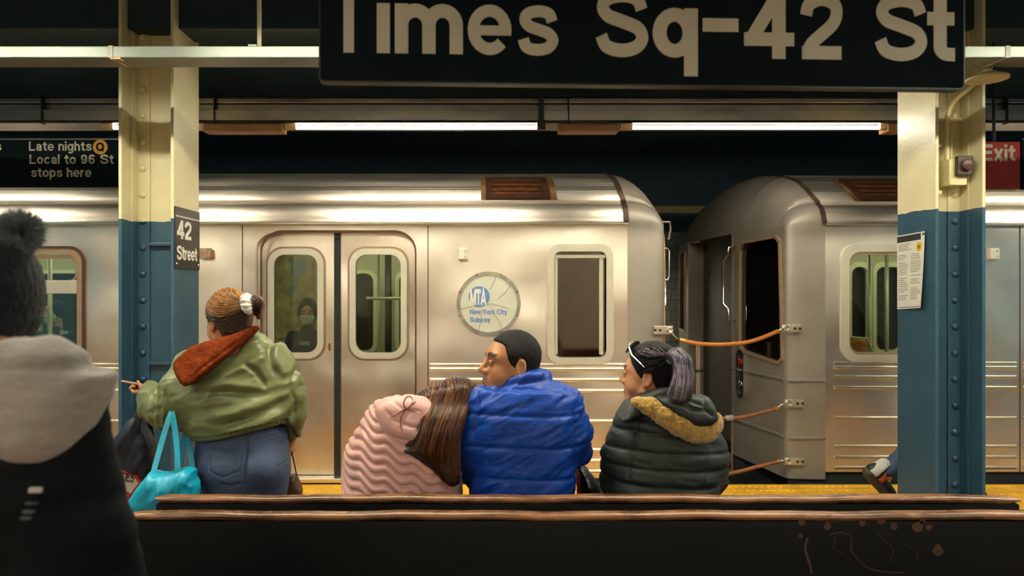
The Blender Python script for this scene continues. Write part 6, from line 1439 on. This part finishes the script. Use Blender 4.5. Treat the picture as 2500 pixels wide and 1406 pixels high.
for n in 'LR':
    a, tt = jq['ank' + n], jq['toe' + n]; f = tt - a
    if n == 'L': heel = a + V3(-.05, 0, -.05); toe = tt + V3(.02, 0, 0); up = V3(0, 0, 1)
    else: heel = at(2128, 1150, 4.90); toe = at(2162, 1190, 4.90); toe[2] = max(toe[2], .035); up = V3(.75, 0, .65)
    fwd = (toe - heel) / np.linalg.norm(toe - heel); up = up - fwd * (up @ fwd); up /= np.linalg.norm(up); toe = heel + fwd * .20
    if n == 'R' and toe[2] < .05: heel = heel + V3(0, 0, .05 - toe[2]); toe = toe + V3(0, 0, .05 - toe[2])
    fn = lambda P: smin(cone(P, heel + up * .01, toe, .045, .040), cone(P, heel + up * .03 + fwd * .02, heel + up * .09 + fwd * .03, .046, .05), .03)
    s = sculpt('shoe', SNK, walker, fn, np.minimum(heel, toe) - .14, np.maximum(heel, toe) + .14, .008)
    so = lambda P: smax(cone(P, heel - up * .02, toe - up * .015, .046, .042), (P - (heel - up * .018)) @ up.astype(np.float32) - .006, .006)
    sculpt('sole', SOLEW, s, so, np.minimum(heel, toe) - .12, np.maximum(heel, toe) + .12, .007)
    tr_ = lambda P: smax(np.abs(fn(P)) - .004, np.abs((P - (heel + fwd * .07)) @ fwd.astype(np.float32)) - .022, .004)
    hp2 = lambda P: smax(np.abs(fn(P)) - .0045, np.abs((P - heel) @ fwd.astype(np.float32)) - .030, .004)
    sculpt('heel_patch', mat('pale_heel', '#c9c6bc', .6), s, hp2, np.minimum(heel, toe) - .12, np.maximum(heel, toe) + .12, .007)
    sculpt('orange_flash', ORG, s, tr_, np.minimum(heel, toe) - .12, np.maximum(heel, toe) + .12, .007)

# ================= riders inside the left car
def rider(px, py, Y, label, hoodie, face):
    o = at(px, py, Y); hx = Head(o + V3(0, .06, 0), face, (0, 0, 1), .98); x = o[0]; j = {}
    j['neck'] = np.array((x, Y + .06, o[2] - .17)); j['chest'] = np.array((x, Y + .045, o[2] - .42)); j['hip'] = np.array((x, Y + .04, .625))
    for n, s in (('L', 1), ('R', -1)):
        j['sh' + n] = np.array((x + s * .16, Y + .08, o[2] - .26)); j['el' + n] = np.array((x + s * .20, Y + .02, o[2] - .50)); j['wr' + n] = np.array((x + s * .05, Y - .12, o[2] - .50))
        j['hip' + n] = np.array((x + s * .09, Y + .02, .60)); j['knee' + n] = np.array((x + s * .11, Y - .36, .57)); j['ank' + n] = np.array((x + s * .11, Y - .32, .10)); j['toe' + n] = np.array((x + s * .12, Y - .47, .04))
    b = make_body(label, j, hx, lin('#b58a63'), True, [((j['wr' + n], (-s * .7, -.6, .1), (0, 0, -1), (0, -.5, 1)), dict(curl=.7, k=.9)) for n, s in (('L', 1), ('R', -1))], h=.009)
    def jk(P):
        d = chain(P, (j['hip'], j['chest'], j['neck'] + V3(0, 0, -.04)), (.155, .165, .09), .08)
        for n in 'LR': d = smin(d, chain(P, (j['sh' + n], j['el' + n], j['wr' + n]), (.075, .066, .045), .03), .05)
        return d
    jo_ = sculpt('jacket', BLACKC, b, jk, j['hip'] - V3(.34, .36, .18), j['neck'] + V3(.34, .26, .08), .011, lambda v, N: .005 * fbm(v * 16, 3))
    sculpt('trousers', BLACKC, b, lambda P: legs_sdf(P, j, (.09, .07, .055)), *bounds({k: v for k, v in j.items() if k[:3] in ('hip', 'kne', 'ank')}, None, .15), h=.013); shoes(j, b, SHOE)
    if hoodie:
        hf = lambda P: smax(smax(ell(hx.loc(P), (-.02, 0, .02), (.125, .110, .150)), -ell(hx.loc(P), (.10, 0, -.005), (.085, .070, .105)), .02), -ell(hx.loc(P), (-.012, 0, .02), (.10, .083, .13)), .01)
        sculpt('hood', BLACKC, b, hf, hx.o - .2, hx.o + .2, .009)
    else:
        sculpt('hair', HAIRD, b, lambda P: smax(ell(hx.loc(P), (-.02, 0, .03), (.115, .098, .115)), -ell(hx.loc(P), (.10, 0, -.02), (.08, .068, .10)), .02), hx.o - .18, hx.o + .18, .009)
    mk = lambda P: smax(smax(hx.sdf(P, True) - .006, np.abs(hx.loc(P)[:, 2] + .055) - .045, .01), .035 - hx.loc(P)[:, 0], .01)
    sculpt('face_mask', mat('pale_blue_mask', '#9fb8ae', .8), b, mk, hx.o - .17, hx.o + .17, .006)
    for s in (1, -1): eye(b, hx, s)
    return b, j, hx
r1, j1, h1 = rider(748, 765, 7.36, 'hooded rider in a pale mask behind the left door window', True, (.12, -1, -.12))
t = MB(); c = at(742, 838, 7.0); t.box((c[0] - .05, c[1], c[2] - .02), (c[0] + .06, c[1] + .01, c[2] + .02), .004); o = t.build('handset', mat('grey_handset', '#6d7472', .4), None); tag(o, 'small grey handset held by the hooded rider behind the door window', 'phone')
r2, j2, h2 = rider(122, 765, 7.36, 'masked rider with dark hair behind the window left of the left column', False, (-.25, -1, -.05))
st = MB().tube([h2.w(.0, .10, -.20), h2.w(.06, .16, -.22), h2.w(.05, .22, -.20)], .02, 8).build('scarf', mat('pale_green_scarf', '#a8ad78', .8), r2, smooth=True)
